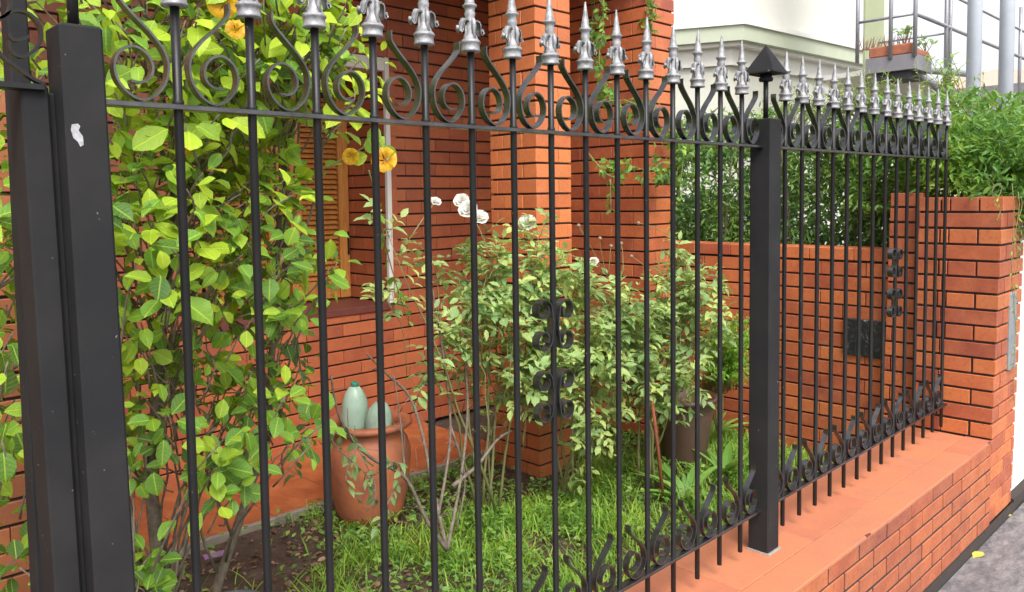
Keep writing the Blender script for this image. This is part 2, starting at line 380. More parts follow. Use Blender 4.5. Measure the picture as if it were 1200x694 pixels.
def leaves(name, P, D, N, Sz, tone, mat, kind='broad', parent=None, parts=300, minpx=9, aspect=None, stuff_name='foliage', label=None):
    """largest-in-view leaves become objects sharing 6 meshes, the rest one joined part"""
    P = np.asarray(P, float); D = np.asarray(D, float); N = np.asarray(N, float); Sz = np.asarray(Sz, float); tone = np.clip(np.asarray(tone, float), 0, 1)
    if len(P) == 0: return
    D, B, N2 = frames(D, N); V0, F0, U0 = TPL[kind]
    wv = rng.uniform(.72, 1.12, len(P)); cv = rng.uniform(.2, 1.9, len(P)) if kind != 'blade' else np.ones(len(P))
    s = seen_size(P, Sz); order = np.argsort(-s); ind = [i for i in order[:parts] if s[i] >= minpx]; rest = np.setdiff1d(np.arange(len(P)), ind)
    if len(ind):
        var = []
        for k in range(6): var.append(np_mesh('leaf', V0, F0, mat, U0, np.full(len(V0), (k+.5)/6)))
        for i in ind:
            R = Matrix(((D[i][0], B[i][0], N2[i][0]), (D[i][1], B[i][1], N2[i][1]), (D[i][2], B[i][2], N2[i][2])))
            link(name, var[min(5, int(tone[i]*6))], parent, loc=Vector(P[i]), rot=R.to_euler(), scale=(float(Sz[i]), float(Sz[i]*wv[i]), float(Sz[i]*cv[i])))
    if len(rest):
        r = rest; n = len(V0)
        V = (P[r][:, None, :]+Sz[r][:, None, None]*(V0[None, :, 0:1]*D[r][:, None, :]+V0[None, :, 1:2]*wv[r][:, None, None]*B[r][:, None, :]+V0[None, :, 2:3]*cv[r][:, None, None]*N2[r][:, None, :])).reshape(-1, 3)
        F = (F0[None]+(np.arange(len(r))*n)[:, None, None]).reshape(-1, F0.shape[1])
        if parent is not None:
            off = Vector((0, 0, 0)); p = parent
            while p is not None: off += p.location; p = p.parent
            V = V-np.array(off)
        me = np_mesh(stuff_name, V, F, mat, np.tile(U0, (len(r), 1)), np.repeat(tone[r], n))
        o = bpy.data.objects.new(stuff_name, me); COL.objects.link(o)
        if parent is not None: o.parent = parent
        o['kind'] = 'stuff'; return o
def rv(n=None): 
    a = rng.normal(size=(n or 1, 3)); a /= np.linalg.norm(a, axis=1, keepdims=True); return a if n else a[0]

# ================================================================== STRUCTURE
def sheet(name, x0, x1, y0, y1, z, mat, nx=1, ny=1, amp=0, fr=2):
    X = np.linspace(x0, x1, nx+1); Y = np.linspace(y0, y1, ny+1)
    V = [(x, y, z+(amp*noise.noise(Vector((x*fr, y*fr, 3.1))) if amp else 0)) for y in Y for x in X]
    F = [(j*(nx+1)+i, j*(nx+1)+i+1, (j+1)*(nx+1)+i+1, (j+1)*(nx+1)+i) for j in range(ny) for i in range(nx)]
    o = link(name, np_mesh(name, V, F, mat)); o['kind'] = 'structure'; return o
GZ = -.305
sheet('ground', -300, 300, -300, 300, -.62, simple('far_ground', (.16, .15, .13), .9, n_scale=2))
WZ = -.478
mbw = MB(); mbw.box((-6, -1.2, -.60), (40, 1.108, WZ)); o = mbw.build('sidewalk', M_walk); o['kind'] = 'structure'
mbr = MB(); mbr.box((-40, -9, -.615), (60, -1.2, -.605)); o = mbr.build('road', simple('asphalt', (.05, .05, .052), .9, n_scale=40)); o['kind'] = 'structure'
sheet('garden_soil', -1.5, 4.64, 1.495, 4.3, GZ, M_soil, 90, 50, .03, 3)
sheet('neighbour_ground', 4.85, 12, 1.3, 12, -.30, M_soil, 4, 4)

# ---- brick laying -------------------------------------------------
def run(a0, a1, blen, jv, shift):
    """cells along a course"""
    out = []; a = a0-shift
    while a < a1-1e-6:
        s, e = max(a, a0), min(a+blen, a1)
        if e-s > .012: out.append((s+jv/2, e-jv/2))
        a += blen
    return out
class Bricks:
    """collects bricks of one thing; the 300 that show largest become objects, the rest one joined part"""
    def __init__(s, parent, mat, shear=None): s.parent = parent; s.mat = mat; s.it = []; s.shear = shear
    def put(s, c, size):
        c = list(c)
        if s.shear: c[1] += s.shear*c[2]
        s.it.append((tuple(c), tuple(round(x, 3) for x in size)))
    def flush(s, limit=300, name='brick'):
        P = np.array([c for c, _ in s.it]); sz = np.array([max(a[0], a[1]) for _, a in s.it])
        vis = seen_size(P, sz); order = np.argsort(-vis); top = set(int(i) for i in order[:limit] if vis[i] > 8)
        mb = MB()
        for i, (c, size) in enumerate(s.it):
            jit = (random.uniform(-.0012, .0012), random.uniform(-.0012, .0012), 0)
            c2 = (c[0]+jit[0], c[1]+jit[1], c[2])
            me = bevel_box(size, .0021, s.mat)
            if i in top: link(name, me, s.parent, loc=c2, rot=(random.uniform(-.003, .003), random.uniform(-.003, .003), random.uniform(-.003, .003)))
            else: mb.add([(v.co.x+c2[0], v.co.y+c2[1], v.co.z+c2[2]) for v in me.vertices], [tuple(p.vertices) for p in me.polygons])
        if mb.v:
            o = mb.mesh('bricks', s.mat); off = Vector(s.parent.location)
            for v in o.vertices: v.co -= off
            ob = bpy.data.objects.new('brickwork', o); COL.objects.link(ob); ob.parent = s.parent; ob['kind'] = 'stuff'
    def core(s, a, b, mat=None, name='mortar'):
        mb = MB(); mb.box(a, b)
        if s.shear: mb.v = [(x, y+s.shear*z, z) for x, y, z in mb.v]
        off = s.parent.location; mb.v = [(x-off[0], y-off[1], z-off[2]) for x, y, z in mb.v]
        o = bpy.data.objects.new(name, mb.mesh(name, mat or M_mortar)); COL.objects.link(o); o.parent = s.parent
JH, JV, DEP = .0118, .0045, .085
def face(B, axis, sign, plane, a0, a1, z0, z1, pitch, blen, holes=(), jh=JH, jv=JV, phase=0, dep=DEP, mirror=False):
    """courses on one face. axis 'x': the face runs along X at y=plane; 'y': runs along Y at x=plane. sign: outward normal"""
    n = int(round((z1-z0)/pitch)); pc = plane-sign*dep/2
    for k in range(n):
        zc = z0+(k+.5)*pitch
        segs = [(a0, a1)]
        for (h0, h1, hz0, hz1) in holes:
            if hz0 < zc < hz1:
                ns = []
                for s, e in segs:
                    if h0 > s: ns.append((s, min(e, h0)))
                    if h1 < e: ns.append((max(s, h1), e))
                segs = [q for q in ns if q[1]-q[0] > .02]
        sh = (blen*.5 if (k+phase) % 2 else 0)
        for s0, e0 in segs:
            for s, e in run(a0, a1, blen, jv, sh):
                s1, e1 = max(s, s0+jv/2), min(e, e0-jv/2)
                if e1-s1 < .02: continue
                c = (s1+e1)/2; l = e1-s1; hh = pitch-jh
                if axis == 'x': B.put((c, pc, zc), (l, dep, hh))
                else: B.put((pc, c, zc), (dep, l, hh))
def tower(B, x0, x1, y0, y1, z0, z1, pitch, blen, jh=JH, jv=JV, sides='xXyY'):
    """free-standing rectangular pier, corners interlocked"""
    n = int(round((z1-z0)/pitch)); d = .10
    for k in range(n):
        zc = z0+(k+.5)*pitch; hh = pitch-jh; even = k % 2 == 0
        xa, xb = (x0, x1) if even else (x0+d+jv, x1-d-jv)
        ya, yb = (y0+d+jv, y1-d-jv) if even else (y0, y1)
        for s, e in run(xa, xb, blen, jv, 0 if even else blen*.5):
            if 'y' in sides: B.put(((s+e)/2, y0+d/2, zc), (e-s, d, hh))
            if 'Y' in sides: B.put(((s+e)/2, y1-d/2, zc), (e-s, d, hh))
        for s, e in run(ya, yb, blen, jv, 0 if not even else blen*.5):
            if 'x' in sides: B.put((x0+d/2, (s+e)/2, zc), (d, e-s, hh))
            if 'X' in sides: B.put((x1-d/2, (s+e)/2, zc), (d, e-s, hh))
PIT = .0835; IN = .012
TOPH = 2.70                                   # underside of the porch roof

# ---- house --------------------------------------------------------
FY = 4.212; WX0, WX1, WZ0, WZ1 = 1.86, 3.112, .572, 2.062
house = empty('brick_house', (2.3, 4.3, -.27), 'red brick house front with a recessed shuttered window behind the garden', 'house')
B = Bricks(house, M_brick_deep)
z0h = -.275
face(B, 'x', -1, FY, .69, 4.12, z0h, z0h+36*PIT, PIT, .2575, holes=[(WX0, WX1, WZ0-.03, WZ1+.09)])
# reveal on the right of the window (faces -X)
face(B, 'y', -1, WX1, FY, 4.74, WZ0+.0, WZ0+18*PIT, PIT, .2575, dep=.08)
B.flush()
B.core((.69, FY+IN, z0h), (WX0-.001, FY+.5, TOPH)); B.core((WX1+IN, FY+IN, z0h), (4.12, FY+.6, TOPH))
B.core((WX0, FY+IN, z0h), (WX1+IN, FY+.5, WZ0-.04)); B.core((WX0, FY+IN+.02, WZ1+.085), (WX1+IN, FY+.5, TOPH))
def part_box(name, a, b, mat, parent, bev=.003):
    c = [(a[i]+b[i])/2 for i in range(3)]
    return link(name, bevel_box((b[0]-a[0], b[1]-a[1], b[2]-a[2]), bev, mat), parent, loc=c)
part_box('sill', (WX0, FY-.012, WZ0-.045), (WX1+.004, 4.735, WZ0-.002), M_sill, house)
part_box('lintel', (WX0-.05, FY-.012, WZ1), (WX1+.0, 4.735, WZ1+.083), M_white, house)
part_box('white_corner_trim', (WX1-.012, FY-.02, WZ0-.002), (WX1+.022, FY+.01, WZ1+.086), M_white, house)
# shuttered window
win = part_box('window', (WX0, 4.70, WZ0), (WX1-.004, 4.74, WZ1), simple('dark_gap', (.05, .025, .015), .8), house, 0)
def wb(name, a, b): part_box(name, a, b, M_wood, win, .004)
for (a, b) in ((WX1-.085, WX1-.006), (2.66, 2.745), (2.50, 2.585), (WX0+.004, WX0+.08)):
    wb('frame', (a, 4.645, WZ0+.005), (b, 4.699, WZ1-.003))
for (a, b) in ((2.75, WX1-.09), (2.50-.42, 2.495)):
    wb('frame', (a, 4.652, WZ0+.007), (b, 4.697, WZ0+.13)); wb('frame', (a, 4.652, WZ1-.10), (b, 4.697, WZ1-.005))
    k = 0; z = WZ0+.15
    sme = bevel_box((b-a, .040, .011), .002, M_wood)
    while z < WZ1-.12:
        link('slat', sme, win, loc=((a+b)/2, 4.672, z), rot=(math.radians(38), 0, 0)); z += .034; k += 1
link('hinge', bevel_box((.012, .012, .16), .003, M_iron), win, loc=(WX1-.022, 4.640, .95))
# roof over the porch
mb = MB(); mb.box((-1.6, 2.85, TOPH), (4.40, 4.9, TOPH+.16)); mb.build('porch_roof', M_white, house)
# tiled walk along the house
t = empty('tiled_walk', (1.6, 3.8, GZ), 'glossy terracotta tiled path along the foot of the house wall', 'path')
x = .70
mb = MB(); mb.box((.68, 3.455, GZ-.05), (3.358, FY-.001, -.2705)); mb.build('bedding', M_concrete, t)
for i in range(7):
    for j in range(2):
        w = .380; part_box('tile', (x+i*w, 3.455+j*.3785, -.27), (x+i*w+w-.003, 3.455+j*.3785+.3755, -.264), M_tile, t, .001)
mb = MB(); mb.bbox((.68, 3.425, GZ-.05), (3.37, 3.453, -.262), .006); o = mb.build('concrete_edging', simple('pale_cement', (.27, .22, .18), .9, n_scale=14, bump=.4), t)

# nearer wing of the house at the left
wing = empty('house_wing', (-.4, 3.3, GZ), 'orange red brick wing wall at the left edge beside the gate post', 'wall')
B = Bricks(wing, M_brick_brown); face(B, 'x', -1, 2.95, -1.56, .695, GZ, GZ+36*PIT, PIT, .2575, jv=.002); face(B, 'y', 1, .695, 2.95+DEP+.004, FY, GZ, GZ+36*PIT, PIT, .2575, phase=1)
B.flush(); B.core((-1.55, 2.95+IN, GZ-.1), (.695-IN, FY, TOPH))

# side wall ending in a pier
side = empty('porch_side_wall', (4.27, 3.5, GZ), 'dark red brick side wall of the porch with a bright vine hung pier end', 'wall')
B = Bricks(side, M_brick); NS = 36
for k in range(NS):
    zc = GZ+.03+(k+.5)*PIT; hh = PIT-JH; e = k % 2 == 0
    if e: B.put(((4.121+4.427)/2, 2.914+.05, zc), (4.427-4.121, .10, hh)); ya = 2.914+.10+JV
    else:
        B.put((4.121+.05+.0, 2.914+.13, zc), (.10, .26, hh)); B.put(((4.121+.10+JV+4.427)/2, 2.914+.05, zc), (4.427-4.121-.10-JV, .10, hh)); ya = 2.914+.26+JV
    for s_, e_ in run(ya, FY-.003, .2575, JV, 0): B.put((4.121+.045, (s_+e_)/2, zc), (.09, e_-s_, hh))
    for s_, e_ in run(2.914+.10+JV, FY, .2575, JV, 0): B.put((4.427-.045, (s_+e_)/2, zc), (.09, e_-s_, hh))
B.flush(); B.core((4.121+IN, 2.914+IN, GZ-.1), (4.427-IN, FY-.002, TOPH))

# porch column
colm = empty('porch_column', (3.333, 3.148, GZ), 'square bright orange brick column standing between the rose bushes', 'column')
B = Bricks(colm, M_brick_or); tower(B, 3.188, 3.478, 2.967, 3.328, GZ-.02, GZ-.02+36*PIT, PIT, .30)
B.flush(); B.core((3.188+IN, 2.967+IN, GZ-.1), (3.478-IN, 3.328-IN, TOPH))

# boundary wall to the neighbour
PX = 4.63; PTOP = .932
party = empty('boundary_wall', (4.73, 2.3, GZ), 'waist high orange red brick boundary wall with a black slate plaque', 'wall')
B = Bricks(party, M_brick); zb = PTOP-15*PIT
face(B, 'y', -1, PX, 1.66, 4.2, zb, PTOP-PIT, PIT, .2575); face(B, 'y', 1, PX+.2, 1.66, 4.2, zb, PTOP-PIT, PIT, .2575)
for s_, e_ in run(1.66, 4.2, .2575, JV, .06): B.put((PX+.1, (s_+e_)/2, PTOP-PIT/2+.001), (.205, e_-s_, PIT-.016))
B.flush(); B.core((PX+IN, 1.66, zb-.1), (PX+.2-IN, 4.2, PTOP-PIT+.002))
a, b_ = atX(990, 372, PX), atX(1047, 422, PX)
part_box('slate_plaque', (PX-.022, b_.y, b_.z+.0), (PX+.004, a.y, a.z), M_plaque, party, .004)

# end pillar
pil = empty('end_pillar', (4.7, 1.35, WZ), 'brick pillar at the far end of the fence under the overhanging jasmine', 'pillar')
B = Bricks(pil, M_brick, shear=-.022)
NP = 15; pz = 1.217/NP*1.0
tower(B, 4.50, 4.93, 1.119, 1.500, 0.0, 1.217, pz, .2575, jv=.006)
face(B, 'y', -1, 4.555, 1.503, 1.665, -.3, 1.217-.003, pz, .2575, jv=.006); face(B, 'x', 1, 1.665, 4.60, 4.80, .9, 1.214, pz, .2)
# lower part facing the street, same courses as the low wall
CP = .0722
for k in range(6):
    for s_, e_ in run(4.50, 4.93, .2575, .010, .13 if k % 2 else 0.02): B.put(((s_+e_)/2, 1.119+.045, -(k+.5)*CP), (e_-s_, .09, CP-.007))
B.flush(); B.core((4.50+IN, 1.119+IN, WZ-.1), (4.93-IN, 1.50-IN, 1.217-.02)); B.core((4.555+IN, 1.49, -.4), (4.80, 1.665-IN, 1.205))
part_box('meter_box', (4.70, 1.098, .32), (4.82, 1.13, .72), simple('grey_meter_box', (.24, .26, .27), .5, n_scale=20), pil, .006)

# low front wall with coping
low = empty('low_front_wall', (2.0, 1.3, WZ), 'low brick wall with smooth terracotta coping carrying the black railings', 'wall')
B = Bricks(low, brick_mat('brick_front', [(0, (.24, .07, .045)), (.12, (.33, .085, .04)), (.6, (.39, .105, .042)), (1, (.44, .13, .05))], .55, .9))
face(B, 'x', -1, 1.119, -1.5, 4.498, -6*CP, -CP, CP, .2575, jh=.011, jv=.012, phase=1)
for s_, e_ in run(-1.5, 4.498, .2575, .012, 0): B.put(((s_+e_)/2, 1.119+DEP/2, -(CP+.010)/2-.0015), (e_-s_, DEP, CP-.0165))
B.flush(); B.core((-1.5, 1.119+.0035, WZ-.1), (4.498, 1.50, -.0145)); B.core((-1.5, 1.112, WZ-.05), (4.94, 1.125, -6*CP-.004), M_mortar, 'damp_course')
def coping_tile(x0, x1, y0, y1, dz): part_box('coping_tile', (x0, y0, -.014), (x1, y1, dz), M_coping, low, .002)
x = -1.5
while x < 4.49:
    e = min(x+.515, 4.497); coping_tile(x, e-.0022, 1.1165, 1.2370, random.uniform(-.0006, .0006)); x += .515
x = -1.5+.15
while x < 4.49:
    e = min(x+.515, 4.497); coping_tile(x, e-.0022, 1.2405, 1.502, random.uniform(-.0020, -.0012)); x += .515

for (u, v) in ((1018, 627), (1160, 520)):
    q = atY(u, v, 1.1165); mb = MB(); mb.add([(q.x-.022, 1.1158, .0012), (q.x+.02, 1.1158, .0012), (q.x+.008, 1.122, .0016), (q.x-.015, 1.124, .0016), (q.x-.02, 1.1158, -.005), (q.x+.016, 1.1158, -.006)], [(0, 1, 2, 3), (0, 4, 5, 1)]); mb.build('chip', M_sill, low)

# neighbour's white wall
nw = empty('white_neighbour_wall', (7, 1.3, WZ), 'white painted wall beyond the brick pillar at the right edge', 'wall')
mb = MB(); mb.box((4.945, 1.16, WZ+.06), (12, 1.45, 1.10)); mb.build('wall_face', M_white, nw)
mb = MB(); mb.box((4.945, 1.118, WZ-.05), (12, 1.45, WZ+.058)); mb.build('dark_skirting', M_mortar, nw)

# ================================================================== FENCE
D0 = 1.3366; X0 = .5607934; SP = .1329538; PO = .3040814
ZR, ZB, ZT, ZTOP = 1.4026, .1474, .038, 1.571
fence = empty('iron_fence', (2.57, D0, 0), 'black wrought iron railing with silver spear finials and scrolls on the low wall', 'fence')
bars1 = [X0+i*SP for i in range(15)]; bars2 = [X0+14*SP+PO+j*SP for j in range(14)]
POSTX = 2.582
# finial
def finial_mesh():
    mb = MB()
    prof = [(.0215, 0), (.0225, .003), (.0205, .006), (.0205, .017), (.0225, .019), (.0235, .022), (.0215, .025), (.0185, .027), (.0150, .036), (.0115, .045), (.0120, .058), (.0110, .068), (.0110, .078), (.0125, .086), (.0105, .091), (.0125, .098), (.0160, .101), (.0165, .104), (.0130, .106), (.0112, .109), (.0066, .140), (.0022, .171), (.0003, .174)]
    mb.lathe(prof, n=12)
    for k in range(4):
        an = k*PI/2; dx, dy = math.cos(an), math.sin(an); kq = 1
        if k % 2:
            mb.tube([(dx*.0165, dy*.0165, .028), (dx*.0125, dy*.0125, .042), (dx*.0150, dy*.0150, .056), (dx*.0135, dy*.0135, .068), (dx*.009, dy*.009, .076)], [.0035, .0045, .0058, .005, .002], 6); continue
        path = [(.007, .066), (.012, .073), (.0185, .0745), (.0240, .071), (.0262, .064), (.0268, .055), (.0290, .0480), (.0335, .0455), (.0370, .0495), (.0360, .0555), (.032, .0565)]
        W_ = [.016, .020, .023, .023, .021, .018, .016, .016, .015, .013, .009]; vs = []
        for (r, z), w in zip(path, W_):
            for s_ in (-1, -.45, 0, .45, 1):
                rr = (r-abs(s_)*.002+(.0025 if s_ == 0 else 0))*kq; w2 = w*.95; vs.append((dx*rr-dy*s_*w2/2, dy*rr+dx*s_*w2/2, z-abs(s_)*.004))
        n = len(path); fs = [(i*5+j, i*5+j+1, (i+1)*5+j+1, (i+1)*5+j) for i in range(n-1) for j in range(4)]
        m = len(vs); back = [(x*.93, y*.93, z-.0022) for x, y, z in vs]
        fs += [tuple(m+q for q in reversed(f)) for f in fs]
        edge = [(i*5, (i+1)*5) for i in range(n-1)]; fs += [(b2, a2, m+a2, m+b2) for a2, b2 in edge]
        edge = [(i*5+4, (i+1)*5+4) for i in range(n-1)]; fs += [(a2, b2, m+b2, m+a2) for a2, b2 in edge]
        mb.add(vs+back, fs, True)
        # ribbed stalk below each curl
        mb.tube([(dx*.0165, dy*.0165, .028), (dx*.012, dy*.012, .042), (dx*.013, dy*.013, .058)], [.0035, .003, .0025], 5)
    return mb.mesh('finial', M_silver)
FIN = finial_mesh()
def bar_mesh(z0, z1, name='bar'):
    mb = MB(); n = 10; mb.lathe([(.0074, z0), (.0078, z0+.002), (.0078, ZB-.012), (.0094, ZB-.008), (.0094, ZB-.004), (.0078, ZB+.0), (.0078, ZR-.001), (.0098, ZR+.006), (.0098, ZR+.010), (.0078, ZR+.014), (.0078, z1)], n=n); return mb.mesh(name, M_iron)
BAR = bar_mesh(ZT, ZTOP)
# scroll profiles, normalised across the gap (0..1) and in metres above the rail
PR = [(.69, .180), (.692, .163), (.62, .149), (.48, .130), (.33, .111), (.205, .090), (.145, .070), (.15, .050), (.19, .033), (.27, .018), (.37, .008), (.47, .0045), (.57, .008), (.67, .018), (.755, .034), (.785, .052), (.755, .070), (.68, .082), (.58, .0885), (.48, .086), (.385, .076), (.335, .061), (.345, .047), (.40, .037), (.49, .032), (.60, .0335)]
def smooth(P, k=3):
    out = []
    for i in range(len(P)-1):
        p0, p1, p2, p3 = P[max(i-1, 0)], P[i], P[i+1], P[min(i+2, len(P)-1)]
        for j in range(k):
            t = j/k; out.append(tuple(.5*((2*p1[c])+(-p0[c]+p2[c])*t+(2*p0[c]-5*p1[c]+4*p2[c]-p3[c])*t*t+(-p0[c]+3*p1[c]-3*p2[c]+p3[c])*t**3) for c in range(len(p1))))
    out.append(P[-1]); return out
def scroll_mesh(mirror, scale=1.0, zs=1.0):
    P = smooth(PR, 3); pts = [((x if not mirror else 1-x)*SP-SP/2, 0, z*zs) for x, z in P]
    if scale != 1: pts = [(x*scale, y, z) for x, y, z in pts]
    mb = MB(); mb.ribbon(pts, (0, 1, 0), .0185, .0038); return mb.mesh('scroll', M_scroll)
SC = {(m, z): scroll_mesh(m, 1.0, z) for m in (0, 1) for z in (1.0, .92)}
def add_scroll(xc, mirror, top=True):
    if top: link('scroll', SC[(mirror, 1.0)], fence, loc=(xc, D0, ZR+.004))
    else: link('scroll', SC[(mirror, .92)], fence, loc=(xc, D0, ZB+.004))
for bars in (bars1, bars2):
    for i, x in enumerate(bars):
        b = link('bar', BAR, fence, loc=(x, D0, 0)); link('finial', FIN, b, loc=(x, D0, ZTOP-.002), rot=(random.gauss(0, .012), random.gauss(0, .012), random.uniform(-.15, .15)))
    for i in range(len(bars)-1):
        xc = (bars[i]+bars[i+1])/2
        add_scroll(xc, 0 if i % 2 == 0 else 1); add_scroll(xc, 0 if i % 2 == 0 else 1, False)
add_scroll(bars1[0]-SP/2+.002, 1); add_scroll(bars1[0]-SP/2+.002, 1, False)
gap = .122
add_scroll(bars1[-1]+SP/2-.002, 0); add_scroll(bars1[-1]+SP/2-.002, 0, False)
add_scroll(bars2[0]-SP/2+.004, 1); add_scroll(bars2[0]-SP/2+.004, 1, False)
# rails
PW = .078
LPX0, LPX1 = atY(69, 25, D0-.037).x, atY(120.5, 30, D0-.037).x
def rail(x0, x1, z):
    mb = MB(); mb.bbox((x0, D0-.0145, z-.0045), (x1, D0+.0145, z+.0045), .0012); mb.build('rail', M_scroll, fence)
for z in (ZR, ZB):
    rail(LPX1-.001, POSTX-PW/2+.002, z); rail(POSTX+PW/2-.002, 4.502, z)
# curls in the middle of each panel: C-shaped pieces back to back on a bar
def c_scroll():
    """one C: straight back on the bar, both ends curled away from it"""
    mb = MB(); P = []
    for k in range(13, -1, -1):
        an = math.radians(190-k*31); r = .0285-.0010*k; P.append((.0420+r*math.cos(an), .037+r*math.sin(an)))
    lower = [(x, -z) for x, z in reversed(P)]
    P = smooth(P+[(.0100, .016), (.0090, 0), (.0100, -.016)]+lower, 2)
    mb.ribbon([(x, 0, z) for x, z in P], (0, 1, 0), .022, .0038); return mb.mesh('c_scroll', M_scroll)
CS = c_scroll()
for xb in (bars1[7], bars2[8]):
    for zc in (.922, .742):
        link('c_scroll', CS, fence, loc=(xb, D0, zc)); link('c_scroll', CS, fence, loc=(xb, D0, zc+.006), rot=(0, PI, 0))
# posts
def post(x0, x1, y0, y1, z1, lean=0):
    p = MB(); p.bbox((x0, y0, .002), (x1, y1, z1), .004); p.v = [(x+lean*(z1-z), y, z) for x, y, z in p.v]; o = p.build('post', M_iron_post, fence)
    cx, cy = (x0+x1)/2, (y0+y1)/2
    c = MB(); c.lathe([(.0085, z1-.002), (.0085, 1.634)], (cx, cy, 0), 10); c.build('cap_stem', M_iron, o)
    c = MB(); c.lathe([(.021, 1.6245), (.023, 1.628), (.023, 1.6365), (.019, 1.638), (.019, 1.649)], (cx, cy, 0), 12)
    h = .051; zc = 1.655
    c.add([(cx-h, cy-h, zc), (cx+h, cy-h, zc), (cx+h, cy+h, zc), (cx-h, cy+h, zc), (cx-h-.001, cy-h-.001, zc-.006), (cx+h+.001, cy-h-.001, zc-.006), (cx+h+.001, cy+h+.001, zc-.006), (cx-h-.001, cy+h+.001, zc-.006), (cx, cy, 1.748)],
          [(0, 1, 8), (1, 2, 8), (2, 3, 8), (3, 0, 8), (4, 5, 1, 0), (5, 6, 2, 1), (6, 7, 3, 2), (7, 4, 0, 3), (7, 6, 5, 4)])
    c.build('pyramid_cap', M_iron_post, o)
    m = MB(); m.bbox((x0-.004, y0-.006, -.004), (x1+.006, y1+.004, .0025), .001); m.build('mortar_pad', M_concrete, fence); return o
p2 = post(2.543, 2.621, D0-.039, D0+.037, 1.497)
p1 = post(LPX0, LPX1, D0-.037, D0+.036, atY(69, 25, D0-.037).z, .015)
# chipped paint on the near post
a = atY(85, 146, D0-.0035); c = MB()
pts = [(84, 146), (91, 145), (94, 148), (92, 153), (97, 160), (98, 170), (94, 172), (91, 166), (86, 162), (83, 152)]
P = [atY(u, v, D0-.0372) for u, v in pts]; n = len(P)
c.add([tuple(q) for q in P]+[(q.x, q.y-.0006, q.z) for q in P], [tuple(range(n)), tuple(range(2*n-1, n-1, -1))]+[(i, (i+1) % n, n+(i+1) % n, n+i) for i in range(n)])
c.build('paint_chip', M_chip, p1)

# gate at the left
gate = empty('iron_gate', (.1, D0, 0), 'black iron gate frame with a curled scroll left of the thick post', 'gate')
def gbox(n, a, b, m=M_iron_post, bev=.003): mb = MB(); mb.bbox(a, b, bev); return mb.build(n, m, gate)
sx = atY(59, 300, D0-.004).x
GZT = atY(50, 104, D0).z
def lbox(n, a, b, lean):
    mb = MB(); mb.bbox(a, b, .003); mb.v = [(x+lean*(b[2]-z), y, z) for x, y, z in mb.v]; return mb.build(n, M_iron_post, gate)
ax0, ax1 = atY(27, 160, D0-.004).x, atY(60, 160, D0-.004).x
lbox('stile', (ax0, D0-.004, .03), (ax1, D0+.07, GZT+.004), .016)
lbox('stile_lip', (ax1+.001, D0+.010, .03), (LPX0+.006, D0+.060, GZT-.004), .016)
bx = atY(13, 100, D0+.17).x; bx2 = atY(37, 100, D0+.17).x
gbox('hinge_post', (bx, D0+.17, 0.0), (bx2, D0+.215, 1.62), M_iron_post)
mb = MB(); mb.bbox((-.75, D0-.014, GZT-.004), (sx+.002, D0+.015, GZT+.005), .001); mb.build('rail', M_iron, gate)
mb = MB(); mb.bbox((-.75, D0-.014, .142), (sx-.0225, D0+.015, .151), .001); mb.build('rail', M_iron, gate)
for i in range(1, 6): link('bar', BAR, gate, loc=(sx+.02-i*SP, D0, 0))
def pix_ribbon(name, pts, Y, w=.0135, t=.0042):
    P = smooth([tuple(atY(u, v, Y)) for u, v in pts], 4); mb = MB(); mb.ribbon(P, (0, 1, 0), w, t); mb.build(name, M_iron, gate)
pix_ribbon('scroll', [(-14, 22), (4, 20), (12, 6), (8, -16), (-10, -26)], D0-.0)
pix_ribbon('scroll', [(52, 99), (38, 93), (20, 80), (2, 66), (-8, 50), (-6, 30), (6, 18), (20, 13), (35, 18), (46, 32), (47, 48), (38, 61), (24, 67), (12, 60), (9, 48)], D0-.0)
pix_ribbon('scroll', [(9, 40), (14, 47), (23, 47), (33, 43)], D0-.0)

# ================================================================== POTS, BOTTLES
pc = Vector((atY(432, 520, 3.19).x, 3.19, GZ+.004))
PH = atY(432, 494, 3.19).z-GZ
mb = MB(); prof = [(.125, 0), (.145, .006), (.160, .05), (.178, .13), (.190, .21), (.197, .28), (.196, .33), (.183, .372), (.162, .398), (.152, .412), (.158, .424), (.192, .434), (.206, .444), (.204, .458), (.190, .465), (.160, .462), (.148, .45), (.14, .42), (.15, .38)]
k = PH/.455; prof = [(r*1.03, z*k) for r, z in prof]
pot = empty('terracotta_pot', pc, 'large terracotta jar with wide rim holding two green bottles', 'pot')
mb.lathe(prof, pc, 40, cap=False); mb.build('jar', M_terra, pot)
mb = MB(); mb.lathe([(.148, PH-.085), (.05, PH-.07), (.001, PH-.075)], pc, 24, cap=False); mb.build('soil', M_soil, pot)
def bottle(c, z0, r, h, tilt, rz, label):
    b = empty('green_bottle', Vector((c[0], c[1], z0)), label, 'bottle', 'green bottles in the terracotta jar')
    mb = MB(); prof = [(r*.75, 0), (r*.98, .01), (r*1.0, h*.15), (r*.96, h*.30), (r*.99, h*.40), (r, h*.55), (r*.93, h*.68), (r*.78, h*.80), (r*.55, h*.90), (r*.36, h*.955), (.014, h*.97), (.014, h*.985)]
    mb.lathe(prof, n=24); o = link('bottle_body', mb.mesh('bottle_body', M_bottle), b, loc=b.location)
    mb = MB(); mb.lathe([(.018, h*.972), (.019, h*.978), (.019, h*1.035), (.016, h*1.045)], n=14); q = link('bottle_cap', mb.mesh('bottle_cap', M_cap), b, loc=b.location)
    for x in (o, q): x.rotation_euler = (tilt, 0, rz)
    return b
zr = pc.z+PH
bottle((pc.x-.055, pc.y+.035), zr-.08, .066, .265, .04, 0, 'taller upright pale green bottle at the back of the terracotta jar')
bottle((pc.x-.012, pc.y-.085), zr-.085, .062, .215, .20, 0, 'shorter leaning green bottle in front with dark stains, in the jar')
